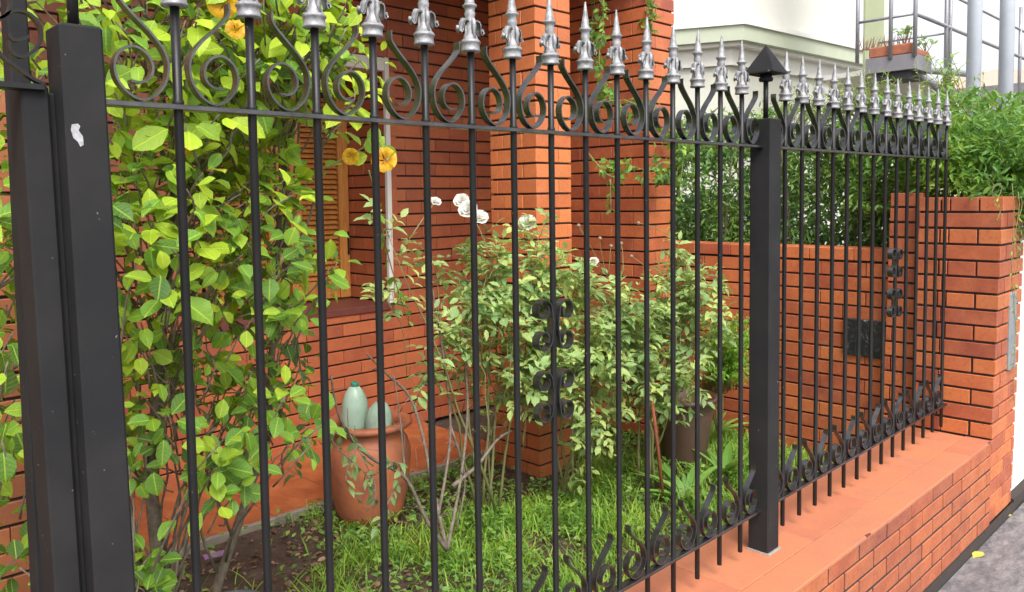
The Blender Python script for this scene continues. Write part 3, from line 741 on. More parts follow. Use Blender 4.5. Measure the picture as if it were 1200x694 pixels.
# brown pot at the right, red pot behind, rusty stake
bp = atZ(802, 545, GZ); 
brown = empty('brown_planter', Vector((bp.x, bp.y, GZ)), 'wide dark brown tapered planter under the leafy rose bush near the boundary wall', 'planter')
bz = atY(802, 463, bp.y).z-GZ; br = 36/ (FPX/float((np.array(bp)-C0)@Fv))
mb = MB(); mb.lathe([(br*.62, 0), (br*.66, .01), (br*.9, bz*.75), (br*.97, bz*.93), (br*1.04, bz*.935), (br*1.05, bz), (br*.97, bz), (br*.93, bz*.9), (.001, bz*.88)], bp, 32, cap=False); mb.v = [(x, y, z) for x, y, z in mb.v]; mb.build('planter_body', M_brownpot, brown)
rp = atY(738, 446, 2.95)
red = empty('red_pot', rp, 'small red plastic pot half hidden among the rose leaves', 'pot')
mb = MB(); mb.lathe([(.045, 0), (.062, .085), (.068, .086), (.069, .105), (.062, .105), (.058, .09), (.001, .09)], rp-Vector((0, 0, .05)), 20, cap=False); mb.build('pot_body', M_redpot, red)
sb = atZ(778, 590, GZ); st = atY(763, 462, sb.y+.02)
stake = MB(); P = [(sb.x, sb.y, GZ-.02), tuple(sb.lerp(st, .5)+Vector((.004, 0, 0))), tuple(st)]; stake.tube(P, .0085, 8)
tag(stake.build('rusty_stake', M_rust), 'thin rusty iron stake leaning in the ground left of the brown planter', 'stake')
# things on the ground
pz_ = atZ(252, 659, GZ); mb = MB(); mb.add([(pz_.x-.05, pz_.y-.012, GZ+.036), (pz_.x+.055, pz_.y-.02, GZ+.03), (pz_.x+.06, pz_.y+.012, GZ+.034), (pz_.x-.045, pz_.y+.016, GZ+.042), (pz_.x-.05, pz_.y-.012, GZ+.030), (pz_.x+.055, pz_.y-.02, GZ+.024), (pz_.x+.06, pz_.y+.012, GZ+.028), (pz_.x-.045, pz_.y+.016, GZ+.036)], [(0, 1, 2, 3), (7, 6, 5, 4), (0, 4, 5, 1), (1, 5, 6, 2), (2, 6, 7, 3), (3, 7, 4, 0)])
tag(mb.build('plastic_scrap', L_purple), 'faded purple scrap of plastic lying on the bare soil', 'litter')
hz = atZ(272, 716, GZ+.03); mb = MB()
mb.tube([(hz.x+.13*math.cos(a), hz.y+.13*math.sin(a), GZ+.035) for a in np.linspace(0, 2*PI, 40)], .012, 8)
tag(mb.build('grey_ring', simple('grey_rubber', (.13, .14, .15), .6, n_scale=20)), 'dark grey rubber ring lying on the soil at the bottom left', 'ring')

# ================================================================== BACKGROUND
def hd(deg): return Vector((math.cos(math.radians(deg)), math.sin(math.radians(deg)), 0))
A = atD(865, 40, 13.0); A.z = 0
dr, dl = hd(-3.8), hd(116.5)
def lenu(u):
    L = 0
    while px([A.x+dr.x*L, A.y+dr.y*L, 3])[0] < u and L < 40: L += .05
    return L
def zat(v): return atD(865, v, 13.0).z
bld = empty('white_building', (A.x+3, A.y+2, -.6), 'large cream and white building with a sage green fascia above the hedge', 'building')
def foot(out, L1=None, L2=9):
    """offset footprint: corner pushed out by `out` metres"""
    e = Vector((.6, -1, 0)).normalized(); c = A+Vector((-.45, -.9, 0)).normalized()*out
    L1 = L1 or lenu(1014)
    return [(c.x, c.y), (c.x+dr.x*L1, c.y+dr.y*L1), (c.x+dr.x*L1+dl.x*L2, c.y+dr.y*L1+dl.y*L2), (c.x+dl.x*L2, c.y+dl.y*L2)]
def bp_(name, out, v0, v1, mat, L1=None):
    mb = MB(); mb.prism(foot(out, L1), zat(v0), zat(v1)); mb.build(name, mat, bld)
# the lower storey
mb = MB(); mb.prism(foot(-.25, 11), -.6, zat(74)); mb.build('lower_wall', M_lowroof, bld)
bp_('cream_band', -.15, 73.8, 49.5, M_render); bp_('white_band', .02, 53, 48.6, M_white); bp_('fascia', .15, 48.5, 31, M_fascia); bp_('ledge', .20, 30.9, 25.5, M_white)
up = A+dl*0.05; uf = foot(.0, lenu(1002), 5); mb = MB(); mb.prism(uf, zat(25.4), zat(-160)); mb.build('upper_wall', M_render, bld)
# balcony beyond
K = atD(1072, 62, 10.6); kx, ky = K.x, K.y
def zk(v): return atD(1072, v, 10.6).z
PLATE = []
bal = empty('balcony', (kx, ky, zk(80)), 'grey balcony with steel railings and terracotta planter boxes at the top right', 'balcony')
yb = atD(1013, 68, 13.2); SL = yb.y-ky
sx0, sx1 = kx, kx+7
yE = atX(1014, 68, kx).y; LB = yE-ky; xE = atY(1092, 62, ky).x-kx
mb = MB(); mb.box((kx, ky, zk(80)), (kx+xE, yE, zk(62))); mb.build('slab', M_slab, bal)
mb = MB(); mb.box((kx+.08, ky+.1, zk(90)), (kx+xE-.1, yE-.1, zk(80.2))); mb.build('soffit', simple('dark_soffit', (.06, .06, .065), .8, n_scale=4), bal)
pu0, pu1 = atY(1014, 30, yE+.3), atY(1036, 30, yE+.3); mb = MB(); mb.box((pu0.x, yE+.3, -.6), (pu1.x, yE+.33, 9)); mb.build('pilaster', M_olive, bal)
pu2 = atY(1043, 30, yE+.35); mb = MB(); mb.box((pu1.x+.002, yE+.35, -.6), (pu2.x, yE+.38, 9)); mb.build('pilaster_return', M_render, bal)
def xof(u, Y): return atY(u, 30, Y).x
def yof(u, X): return atX(u, 30, X).y
zA, zB_ = zk(16.5), zk(-60)
def rr(P, r=.02): mb = MB(); mb.tube(P, r, 8); mb.build('railing', M_steel, bal)
y1 = yof(1005, kx); y2 = yof(1044, kx)
for yy in (ky, y1, y2): rr([(kx, yy, zk(66)), (kx, yy, zB_)], .028)
rr([(kx, ky, zA), (kx, y1, zA)], .02); rr([(kx, ky, zB_), (kx, y1, zB_)], .02)
x2 = xof(1109, ky); x3 = xof(1113.5, ky)
for xx in (x2, x3): rr([(xx, ky, zk(95)), (xx, ky, zB_)], .028)
rr([(kx, ky, zA), (kx+14, ky, zA)], .028); rr([(kx, ky, zk(-25)), (kx+14, ky, zk(-25))], .02)
rr([(x2, ky, zA-.1), (x2, yE+.3, zA-.1)], .015)
x5 = xof(1196, ky); rr([(x5, ky, zk(100)), (x5, ky, zB_)], .028)
for i, (y0_, ln, lab) in enumerate(((ky+.08, 2.2, 'longer terracotta planter box with dry grass on the balcony side'), (None, .5, 'shorter terracotta planter box on the balcony front'))):
    zt = zk(62)+.002
    if i == 0: a_, b2 = (kx+.03, atX(1068, 60, kx).y, zt), (kx+.25, yE-.03, zt+.15)
    else: a_, b2 = (kx+.06, ky+.03, zt), (kx+xE+.02, ky+.22, zt+.09)
    c_ = [(a_[j]+b2[j])/2 for j in range(3)]; t_ = empty('planter_box', (c_[0], c_[1], a_[2]), lab, 'planter', 'planter boxes on the balcony')
    mb = MB(); mb.bbox(a_, b2, .02); mb.build('trough', M_terra, t_)
for (y0_, n_, h_, lab, mt, nm) in ((atX(1028, 55, kx).y, 60, .16, 'dry yellow grass growing in the longer balcony planter', L_litter, 'dry_grass'), (atX(1056, 55, kx).y, 34, .24, 'small reddish green shrub in the longer balcony planter', L_rose, 'balcony_shrub'), (None, 30, .18, 'small plant in the shorter balcony planter', L_rose, 'balcony_shrub')):
    c_ = Vector((kx+.14, y0_, zk(62)+.14)) if y0_ else Vector((atY(1084, 60, ky+.12).x, ky+.12, zk(62)+.08))
    PLATE.append((c_, n_, h_, lab, mt, nm))
for u, lab in ((1141.5, 'left pale blue grey steel column behind the jasmine'), (1179.5, 'right pale blue grey steel column at the picture edge')):
    q = atD(u, 60, 10.3); s = empty('steel_column', (q.x, q.y, -.6), lab, 'column', 'pale steel columns by the balcony')
    mb = MB(); mb.lathe([(.085, -.6), (.085, 9)], (q.x, q.y, 0), 24); mb.build('shaft', M_column, s)
    mb = MB(); mb.lathe([(.16, -.6), (.16, -.57), (.09, -.56), (.09, -.52)], (q.x, q.y, 0), 16); mb.build('base_plate', M_column, s)
# low awning and brace under the balcony
q = atD(1085, 110, 11.5); mb = MB(); mb.add([(q.x-.4, q.y, q.z+.4), (q.x+.9, q.y-.1, q.z-.25), (q.x+1.1, q.y+1.2, q.z-.25), (q.x-.2, q.y+1.4, q.z+.4), (q.x-.4, q.y, q.z+.33), (q.x+.9, q.y-.1, q.z-.32), (q.x+1.1, q.y+1.2, q.z-.32), (q.x-.2, q.y+1.4, q.z+.33)], [(0, 1, 2, 3), (7, 6, 5, 4), (0, 4, 5, 1), (1, 5, 6, 2), (2, 6, 7, 3), (3, 7, 4, 0)])
tag(mb.build('awning', M_white), 'small white sloping awning under the grey balcony', 'awning')
mb = MB(); a_ = atD(1072, 84, 11); b2 = atD(1112, 112, 11.2); mb.tube([a_, b2], .06, 6); mb.build('brace', M_steel, bal)
mb = MB(); mb.tube([atD(1078, 82, 11), atD(1135, 87, 11.6)], .045, 6); mb.build('brace', M_steel, bal)
# far house with tan roof
q = atD(1178, 100, 30); fh = empty('far_house', (q.x, q.y, -.6), 'distant house with a tan tiled hip roof behind the steel columns', 'house')
w = 3.6; ze = atD(1178, 113, 30).z; zp = atD(1178, 84, 30).z
mb = MB(); mb.box((q.x-w, q.y-w, -.6), (q.x+w, q.y+w, ze)); mb.build('wall', M_render, fh)
mb = MB(); e = w+.4; mb.add([(q.x-e, q.y-e, ze), (q.x+e, q.y-e, ze), (q.x+e, q.y+e, ze), (q.x-e, q.y+e, ze), (q.x-1, q.y, zp), (q.x+1, q.y, zp)], [(0, 1, 5, 4), (1, 2, 5), (2, 3, 4, 5), (3, 0, 4), (3, 2, 1, 0)]); mb.build('roof', M_rooftile, fh)
mb = MB(); mb.box((q.x-e-.02, q.y-e-.02, ze-.35), (q.x+e+.02, q.y+e+.02, ze-.002)); mb.build('eave', M_slab, fh)

# ================================================================== PLANTS
def bez(a, b, lift=.2, wob=.06, n=7):
    a, b = Vector(a), Vector(b); m = a.lerp(b, .5)+Vector((0, 0, lift))+Vector(rv())*wob; out = []
    for i in range(n):
        t = i/(n-1); out.append(a*(1-t)**2+m*2*t*(1-t)+b*t*t+Vector(rv())*wob*.12*(0 < i < n-1))
    return out
class Plant:
    def __init__(s, name, label, cat, base, leafmat, kind, stem_mat, group=None):
        s.root = empty(name, Vector(base), label, cat, group); s.base = Vector(base); s.P = []; s.D = []; s.N = []; s.S = []; s.T = []; s.mat = leafmat; s.kind = kind; s.stem = MB(); s.twig = MB(); s.sm = stem_mat
    def leaf(s, p, d, n, size, tone): s.P.append(tuple(p)); s.D.append(tuple(d)); s.N.append(tuple(n)); s.S.append(size); s.T.append(tone)
    def cane(s, pts, r0, r1, mb=None):
        k = len(pts); (mb or s.stem).tube(pts, [r0+(r1-r0)*i/(k-1) for i in range(k)], 6)
    def rosette(s, p, axis, n, size, tone, spread=1.0, petiole=.02):
        """shoot end with leaves all round"""
        axis = Vector(axis).normalized(); o = axis.orthogonal().normalized(); b = axis.cross(o); ph = random.random()*6
        for i in range(n):
            an = ph+i*2.4; rad = (o*math.cos(an)+b*math.sin(an)); f = i/max(1, n-1)
            d = (rad*spread*(1.1-.5*f)+axis*(.15+.9*f)+Vector(rv())*.22).normalized()
            q = Vector(p)-axis*size*.9*(1-f)+d*petiole
            nn = (axis*.8+Vector((0, -.25, .7))+Vector(rv())*.35).normalized()
            s.leaf(q, d, nn, size*random.uniform(.7, 1.15)*(1-.25*f), min(1, max(0, tone+.25*(f-.4)+random.gauss(0, .14))))
    def along(s, pts, every, size, tone, out=.6, droop=.2, start=.15, pinnate=0):
        L = 0
        for i in range(len(pts)-1):
            a, b = pts[i], pts[i+1]; t = (b-a); l = t.length
            if i < start*len(pts): continue
            k = max(1, int(l/every))
            for j in range(k):
                p = a.lerp(b, (j+random.random()*.7)/k); o = Vector(rv()); o = (o-t.normalized()*o.dot(t.normalized())).normalized()
                d = (o*out+t.normalized()*.5+Vector((0, 0, -droop))).normalized(); tn = tone+random.gauss(0, .2)
                nn = (Vector((0, -.2, 1))+Vector(rv())*.5)
                if pinnate:
                    q = p; st = size*.75; bb = d.cross(Vector(nn).normalized()).normalized(); s.twig.tube([p, p+d*st*(pinnate+.5)], [.0011, .0006], 4)
                    for m in range(pinnate):
                        c = p+d*st*(m+.8)
                        for sg in (-1, 1): s.leaf(c, (bb*sg+d*.5), nn, size*random.choice((.75, .9, 1.1, 1.5)), tn+random.gauss(0, .10))
                    s.leaf(p+d*st*(pinnate+.5), d, nn, size*1.1, tn)
                else: s.leaf(p, d, nn, size*random.uniform(.7, 1.15), tn)
    def done(s, parts=300, minpx=9):
        if s.stem.v: 
            off = s.base; s.stem.v = [(x-off.x, y-off.y, z-off.z) for x, y, z in s.stem.v]; link('stem', s.stem.mesh('stem', s.sm), s.root, loc=s.base)
        if s.twig.v:
            off = s.base; s.twig.v = [(x-off.x, y-off.y, z-off.z) for x, y, z in s.twig.v]; tw = link('twigs', s.twig.mesh('twigs', s.sm), s.root, loc=s.base); tw['kind'] = 'stuff'
        leaves('leaf', s.P, s.D, s.N, s.S, s.T, s.mat, s.kind, s.root, parts, minpx)

def petal_mesh(kind):
    V = []; F = []; T = []; UV = []
    if kind == 'hibiscus':
        for k in range(5):
            an = k*2*PI/5; n0 = len(V); rows = 5; cols = 5
            for i in range(rows):
                r = i/(rows-1); w = .15+.75*math.sin(r*PI*.62)
                for j in range(cols):
                    c = (j/(cols-1)-.5)*2; a = an+c*w*.75
                    z = .95*r-.55*r*r*r+.17*math.sin(c*6+k*2)*r*r+.10*math.sin(c*13+k)*r+.05*k
                    V.append((r*math.cos(a), r*math.sin(a), z)); UV.append((r, .5+c*.5)); T.append(.1+.8*r)
            F += [(n0+i*cols+j, n0+(i+1)*cols+j, n0+(i+1)*cols+j+1, n0+i*cols+j+1) for i in range(rows-1) for j in range(cols-1)]
    else:
        rg = random.Random(3)
        for ring, (cnt, rad, tilt) in enumerate(((5, 1.0, .25), (5, .82, .6), (5, .62, .95), (4, .42, 1.25), (3, .25, 1.4))):
            for k in range(cnt):
                an = k*2*PI/cnt+ring*.7+rg.random()*.4; n0 = len(V)
                for i in range(4):
                    r = i/3; w = .25+.75*math.sin(r*PI*.7)
                    for j in range(4):
                        c = (j/3-.5)*2; rr_ = rad*(r*math.cos(tilt)+.12*math.sin(r*2.5)); z = rad*r*math.sin(tilt)*.9+.10*math.sin(c*5+k*2)*r+(.16*c*c*r)
                        a = an+c*w*.8*(1 if i else .3); V.append((rr_*math.cos(a), rr_*math.sin(a), z)); UV.append((r, .5+.5*c)); T.append(.35+.5*r+.1*rg.random())
                F += [(n0+i*4+j, n0+(i+1)*4+j, n0+(i+1)*4+j+1, n0+i*4+j+1) for i in range(3) for j in range(3)]
    return np.array(V), np.array(F), np.array(UV), np.array(T)
fh_ = petal_mesh('hibiscus'); FL_H = np_mesh('flower', fh_[0], fh_[1], L_yellow, fh_[2], fh_[3])
fw_ = petal_mesh('rose'); FL_R = np_mesh('flower', fw_[0], fw_[1], L_white, fw_[2], fw_[3])
def flower(me, p, nrm, size, parent):
    q = Vector(nrm).normalized().to_track_quat('Z', 'Y'); e = (q @ Vector((0, 0, 1)).rotation_difference(Vector((0, 0, 1)))).to_euler()
    return link('flower', me, parent, loc=p, rot=e, scale=size)
TOCAM = lambda p: (Vector(C0)-Vector(p)).normalized()

# -- hibiscus shrub
hb = Vector((.92, 2.42, GZ))
hib = Plant('hibiscus_shrub', 'tall hibiscus shrub with big yellow green leaves and orange flowers behind the near railing', 'shrub', hb, L_hib, 'broad', M_bark)
blobs = [((.78, 2.05, 1.75), (.42, .35, .42), 44), ((1.18, 2.15, 1.74), (.36, .35, .36), 42), ((.85, 2.15, 1.15), (.42, .38, .36), 44), ((1.15, 2.22, 1.12), (.26, .32, .34), 25),
         ((.92, 2.2, .64), (.40, .38, .22), 26), ((1.20, 2.25, .66), (.16, .25, .16), 5), ((.42, 2.15, 1.15), (.30, .35, .62), 34), ((.70, 2.0, .18), (.10, .15, .28), 8), ((1.36, 2.25, 1.76), (.16, .22, .18), 8), ((.36, 2.2, .35), (.2, .3, .3), 7)]
tr = [hb, hb+Vector((-.02, -.03, .3)), hb+Vector((-.05, -.05, .7)), hb+Vector((-.02, -.1, 1.2)), hb+Vector((.05, -.12, 1.75))]
hib.cane(tr, .026, .012); hib.cane([hb+Vector((.06, .02, 0)), hb+Vector((.16, -.02, .35)), hb+Vector((.30, -.1, .8)), hb+Vector((.34, -.15, 1.5))], .02, .008)
hib.cane([hb+Vector((-.10, -.25, 0)), hb+Vector((-.16, -.3, .35)), hb+Vector((-.2, -.3, .75)), hb+Vector((-.3, -.3, 1.4))], .018, .008)
tr2 = [hb+Vector((.06, .02, 0)), hb+Vector((.16, -.02, .35)), hb+Vector((.30, -.1, .8)), hb+Vector((.34, -.15, 1.5))]
tr3 = [hb+Vector((-.10, -.25, 0)), hb+Vector((-.16, -.3, .35)), hb+Vector((-.2, -.3, .75)), hb+Vector((-.3, -.3, 1.4))]
trunks = [smooth(tr, 2), smooth(tr2, 3), smooth(tr3, 3)]; trunks = [[Vector(q) for q in t_] for t_ in trunks]
for c, r, n in blobs:
    c = Vector(c)
    for i in range(int(n*3.0)):
        v = Vector(rv()); rad = random.uniform(.2, 1.0)**.6; p = c+Vector((v.x*r[0], v.y*r[1], v.z*r[2]))*rad
        fz = max(.02, min(.98, (p.z-random.uniform(.12, .5)-GZ)/2.0)); tk = random.choice(trunks); f_ = fz*(len(tk)-1); i_ = min(len(tk)-2, int(f_)); fk = tk[i_].lerp(tk[i_+1], f_-i_)
        if i % 3 == 0 and (p-fk).length < .75: hib.cane(bez(fk, p, .04, .09), .0048, .002)
        else: hib.cane(bez(p-Vector((v.x*.12, v.y*.12, .12)), p, .0, .05, 5), .0028, .0018)
        ax = (v*.6+Vector((0, -.35, .65))+Vector(rv())*.3).normalized()
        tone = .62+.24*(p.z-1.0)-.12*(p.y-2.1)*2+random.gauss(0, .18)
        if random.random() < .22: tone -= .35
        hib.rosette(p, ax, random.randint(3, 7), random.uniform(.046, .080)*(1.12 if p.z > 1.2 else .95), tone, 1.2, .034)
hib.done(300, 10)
for (u, v, Y, s_) in ((452, 190, 1.95, .034), (412, 184, 2.0, .022), (263, 4, 1.75, .030), (276, 38, 1.8, .022), (219, 172, 2.0, .018), (325, 246, 2.2, .020)):
    p = atY(u, v, Y); flower(FL_H, p, TOCAM(p)+Vector((random.uniform(-.7, .7), 0, random.uniform(-.2, .7))), s_*1.15, hib.root)
# twig carrying the flower at 455,190
hx = Plant('hibiscus_spray', 'long hibiscus spray hanging from the shrub with small pale leaves beside the white trim', 'branch', atY(395, 200, 2.0), L_hib, 'broad', M_cane)
pts = smooth([tuple(atY(u, v, Y)) for u, v, Y in ((340, 215, 2.15), (385, 195, 2.05), (418, 178, 2.0), (440, 165, 1.97), (450, 178, 1.95))], 3); hx.cane([Vector(p) for p in pts], .003, .0018)
for u, v in ((432, 160), (446, 172), (430, 182), (442, 150), (450, 160)):
    p = atY(u, v, 1.98); hx.leaf(p, Vector(rv())+Vector((0, -.2, -.3)), TOCAM(p)+Vector(rv())*.4, .055, .7+random.uniform(-.2, .2))
pts = [Vector(q) for q in smooth([tuple(atY(u, v, Y)) for u, v, Y in ((432, 200, 2.1), (441, 235, 2.15), (448, 270, 2.2), (455, 300, 2.25), (468, 345, 2.3), (480, 380, 2.35))], 3)]
hx.cane(pts, .003, .0016); hx.along(pts, .035, .035, .45, .9, .3); hx.done(120, 8)

# -- trailing rose / creeper in front of the jar
def creeper(name, label, base_px, lines, size, mat, kind, tone, every, pinn=0, sm=M_cane, r=.0028, parts=120, cat='vine', out=.8):
    b = atZ(*base_px) if len(base_px) == 3 else Vector(base_px[0])
    p = Plant(name, label, cat, b, mat, kind, sm)
    for ln in lines:
        pts = [Vector(q) for q in smooth([tuple(atY(*w)) for w in ln], 4)]
        p.cane(pts, r, r*.5); p.along(pts, every, size, tone, out, .15, 0, pinn)
    return p
c1 = creeper('trailing_creeper', 'thin trailing creeper with pale oval leaves hanging left of the terracotta jar', (345, 600, GZ),
    [[(330, 330, 2.3), (345, 390, 2.3), (352, 430, 2.35), (360, 480, 2.4), (350, 530, 2.4), (344, 560, 2.4)], [(352, 430, 2.35), (335, 470, 2.3), (322, 500, 2.3)], [(360, 470, 2.4), (385, 500, 2.4), (400, 512, 2.4)],
     [(150, 430, 2.2), (200, 455, 2.25), (260, 500, 2.3), (300, 540, 2.3)], [(180, 560, 2.3), (230, 470, 2.3), (300, 455, 2.35), (350, 400, 2.3)]], .052, L_vine, 'oval', .42, .035, parts=160)
c1.done(160, 9)
c2 = creeper('rose_sapling', 'bare branched rose sapling with few pale leaves in front of the terracotta jar', (520, 650, GZ),
    [[(405, 500, 2.5), (440, 570, 2.4), (430, 600, 2.4)], [(388, 515, 2.4), (400, 530, 2.4), (432, 560, 2.4), (440, 590, 2.4)], [(432, 560, 2.4), (470, 540, 2.4)], [(445, 540, 2.4), (470, 548, 2.38), (450, 600, 2.36), (436, 630, 2.36)], [(420, 520, 2.4), (405, 560, 2.38), (425, 590, 2.36)]], .046, L_vine, 'oval', .6, .022, pinn=0)
for ln, r in (([(524, 645, 2.45), (500, 610, 2.47), (475, 560, 2.5), (440, 540, 2.5), (412, 515, 2.5), (395, 480, 2.5), (388, 440, 2.5)], .008), ([(524, 645, 2.45), (505, 560, 2.6), (495, 510, 2.65), (480, 465, 2.7), (455, 440, 2.7), (430, 415, 2.7)], .008),
              ([(505, 640, 2.5), (520, 570, 2.6), (528, 500, 2.7), (520, 420, 2.7), (505, 330, 2.7)], .007), ([(524, 645, 2.45), (540, 560, 2.6), (548, 480, 2.7), (545, 400, 2.7), (560, 330, 2.7)], .007), ([(530, 570, 2.6), (560, 545, 2.6), (583, 515, 2.6), (600, 505, 2.6)], .009),
              ([(475, 560, 2.5), (470, 500, 2.55), (462, 440, 2.6)], .004), ([(528, 500, 2.7), (545, 560, 2.65), (535, 620, 2.55)], .006)):
    pts = [Vector(q) for q in smooth([tuple(atY(*w)) for w in ln], 4)]; c2.cane(pts, r*1.15, r*.5)
    for i in range(2, len(pts)-2, 3):
        c2.cane([pts[i], pts[i]+Vector(rv())*.05+Vector((0, 0, .03)), pts[i]+Vector(rv())*.09+Vector((0, 0, .06))], .0022, .0010)
c2.sm = M_bark; c2.done(120, 9)

# -- rose bushes
def bush(name, label, base, ells, ncane, leaf, mat, kind, tone, pinn=2, every=.05, flowers=(), parts=300, sm=M_cane, twigs=2, group=None, r=.005):
    p = Plant(name, label, 'shrub', base, mat, kind, sm, group); base = Vector(base)
    tot = sum(e[2] for e in ells)
    for c, rad, w in ells:
        for i in range(max(1, int(ncane*w/tot))):
            v = Vector(rv())*random.uniform(.3, 1)**.5; q = Vector(c)+Vector((v.x*rad[0], v.y*rad[1], v.z*rad[2]))
            b0 = base+Vector((random.uniform(-.07, .07), random.uniform(-.07, .07), 0)); st = b0.lerp(q, random.uniform(.45, .8))+Vector(rv())*.08 if i % 14 else b0
            pts = bez(st, q, .10, .10, 8); p.cane(pts, r*(random.uniform(.4, .7) if i % 14 else 1.7), .0014); p.along(pts, every*1.3, leaf, tone, .9, .1, .45, pinn)
            for t in range(twigs):
                s0 = pts[random.randint(4, 7)]; e = s0+(Vector(rv())+Vector((0, -.15, .25)))*random.uniform(.06, .15); tp = bez(s0, e, .01, .02, 4); p.cane(tp, .0016, .0008); p.along(tp, every*.7, leaf, tone+.06, .9, .1, 0, pinn)
    for (f, s_) in flowers:
        near = min(p.P, key=lambda q: (Vector(q)-f).length); p.cane(bez(Vector(near), f, .01, .01, 4), .0022, .0018)
        flower(FL_R, f, TOCAM(f)*.7+Vector((random.uniform(-.5, .5), 0, .6)), s_, p.root)
    return p
def E(u, v, Y, ru, rv_, ry, w):
    c = atY(u, v, Y); d = float((np.array(c)-C0)@Fv)/FPX; return (c, (ru*d*.95, ry, rv_*d), w)
b = atZ(590, 560, GZ)
b = Vector((2.62, 2.75, GZ))
ro = bush('white_rose_bush', 'sprawling rose bush with white blooms and grey green leaves before the brick column', b,
     [E(545, 300, 2.75, 60, 40, .22, 12), E(600, 300, 2.75, 50, 45, .22, 14), E(570, 370, 2.7, 60, 45, .25, 16), E(620, 390, 2.7, 50, 50, .25, 14), E(520, 400, 2.7, 50, 50, .2, 5), E(590, 450, 2.7, 50, 35, .2, 8), E(470, 330, 2.6, 25, 70, .15, 4)],
     44, .046, L_rose, 'oval', .56, 2, .042, [(atY(549, 246, 2.7), .044), (atY(561, 256, 2.72), .044), (atY(541, 236, 2.75), .036), (atY(510, 237, 2.7), .026), (atY(618, 262, 2.7), .044), (atY(696, 307, 2.5), .024)])
ro.done(300, 8)
b = Vector((3.05, 2.62, GZ))
ro2 = bush('feathery_rose_bush', 'dense light green rose bush in front of the orange column, right of the white blooms', b,
     [E(650, 330, 2.6, 45, 45, .22, 12), E(690, 380, 2.5, 45, 55, .25, 18), E(650, 430, 2.5, 45, 50, .25, 16), E(720, 420, 2.5, 35, 60, .22, 14), E(690, 470, 2.45, 45, 45, .22, 12), E(640, 290, 2.6, 25, 30, .15, 4)],
     58, .044, L_rose, 'oval', .66, 2, .042, [])
ro2.done(300, 8)
b = Vector((3.45, 2.42, GZ))
ro3 = bush('leafy_rose_bush', 'rose bush with bright leaves and dry seed heads above the brown planter', b,
     [E(740, 375, 2.45, 40, 40, .2, 14), E(790, 330, 2.4, 40, 45, .2, 14), E(800, 390, 2.35, 45, 50, .22, 18), E(760, 430, 2.35, 35, 45, .2, 12), E(790, 440, 2.3, 40, 30, .2, 10), E(785, 270, 2.45, 15, 40, .1, 2)],
     50, .048, L_rose, 'oval', .58, 2, .042, [])
for (u, v) in ((678, 265), (703, 280), (716, 289), (740, 301), (728, 286), (695, 306), (748, 262)):
    f = atY(u, v, 2.5); near = min(ro3.P, key=lambda q: (Vector(q)-f).length); ro3.cane(bez(Vector(near), f, .02, .02, 5), .002, .0015)
    m = MB(); m.lathe([(.003, -.008), (.009, -.002), (.010, .004), (.006, .010), (.002, .012)], f, 8); m.build('seed_head', M_deadtwig, ro3.root)
ro3.done(300, 8)

# -- fern by the boundary wall
fb = atX(848, 455, 4.45); fp = Plant('asparagus_fern', 'bright green feathery fern against the boundary wall left of the middle post', 'fern', Vector((fb.x-.05, fb.y, GZ)), L_fern, 'small', M_cane)
for i in range(150):
    tgt = atX(random.uniform(822, 884), random.uniform(368, 450), random.uniform(3.95, 4.4)); st = Vector((fb.x-.1+random.uniform(-.1, .1), fb.y+random.uniform(-.1, .1), GZ+.35))
    pts = bez(st, tgt, .10, .03, 8); fp.cane(pts, .002, .001); fp.along(pts, .010, .026, .75, 1.0, .05, .2)
for i in range(3): fp.cane(bez(Vector((fb.x-.05, fb.y, GZ)), Vector((fb.x-.1, fb.y+.05*(i-1), GZ+.36)), 0, .02, 4), .006, .005)
fp.done(300, 9)

# -- strap leaved plants on the lawn by the boundary wall
for j, (u, v, Y, n, sz, lab) in enumerate(((805, 590, 1.9, 20, .24, 'tuft of broad arching leaves below the brown planter'), (850, 560, 2.0, 18, .22, 'tuft of broad arching leaves beside the middle fence post'), (830, 520, 2.25, 16, .24, 'tuft of broad arching leaves by the right side of the brown planter'))):
    g = atZ(u, v, GZ); pl = Plant('strap_leaf_plant', lab, 'plant', Vector((g.x, g.y, GZ)), L_cover, 'strap', M_cane, 'broad leaved tufts by the planter')
    for i in range(n):
        an = random.random()*6.28; d = Vector((math.cos(an)*.6, math.sin(an)*.6, random.uniform(.7, 1.4))); pl.leaf((g.x+.02*math.cos(an), g.y+.02*math.sin(an), GZ), d, Vector((-math.cos(an), -math.sin(an), .8)), sz*random.uniform(.6, 1.2), random.uniform(.35, .95))
    pl.done(60, 8)

# -- hedge beyond the boundary wall
def mass(plant, boxes, size, tone, kindnoise=3.0, thr=-.08, outward=(-.5, -.35, .6)):
    for (a, b, n) in boxes:
        a = np.array(a); b = np.array(b); m = 0; tries = 0
        while m < n and tries < n*6:
            tries += 1; p = a+(b-a)*rng.random(3); nz = noise.noise(Vector(p*kindnoise)); nz2 = noise.noise(Vector(p*kindnoise*2.7+5))
            if nz+.5*nz2 < thr: continue
            m += 1; d = Vector(rv())+Vector((0, 0, -.25)); nn = Vector(outward)+Vector(rv())*.75
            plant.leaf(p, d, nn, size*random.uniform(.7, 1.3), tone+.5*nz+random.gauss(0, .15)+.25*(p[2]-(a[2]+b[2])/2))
hg = Plant('hedge', 'tall dense dark green hedge rising behind the boundary wall', 'hedge', (5.2, 3.0, -.3), L_hedge, 'lance', M_bark)
mass(hg, [((4.95, 1.75, .75), (5.5, 2.6, 1.62), 6500), ((4.95, 2.6, .75), (5.6, 3.6, 1.62), 7000), ((5.0, 3.5, .7), (5.8, 5.2, 1.68), 6000), ((4.90, 1.6, 1.5), (5.6, 3.6, 1.82), 3000)], .050, .55, 2.6, -.17)
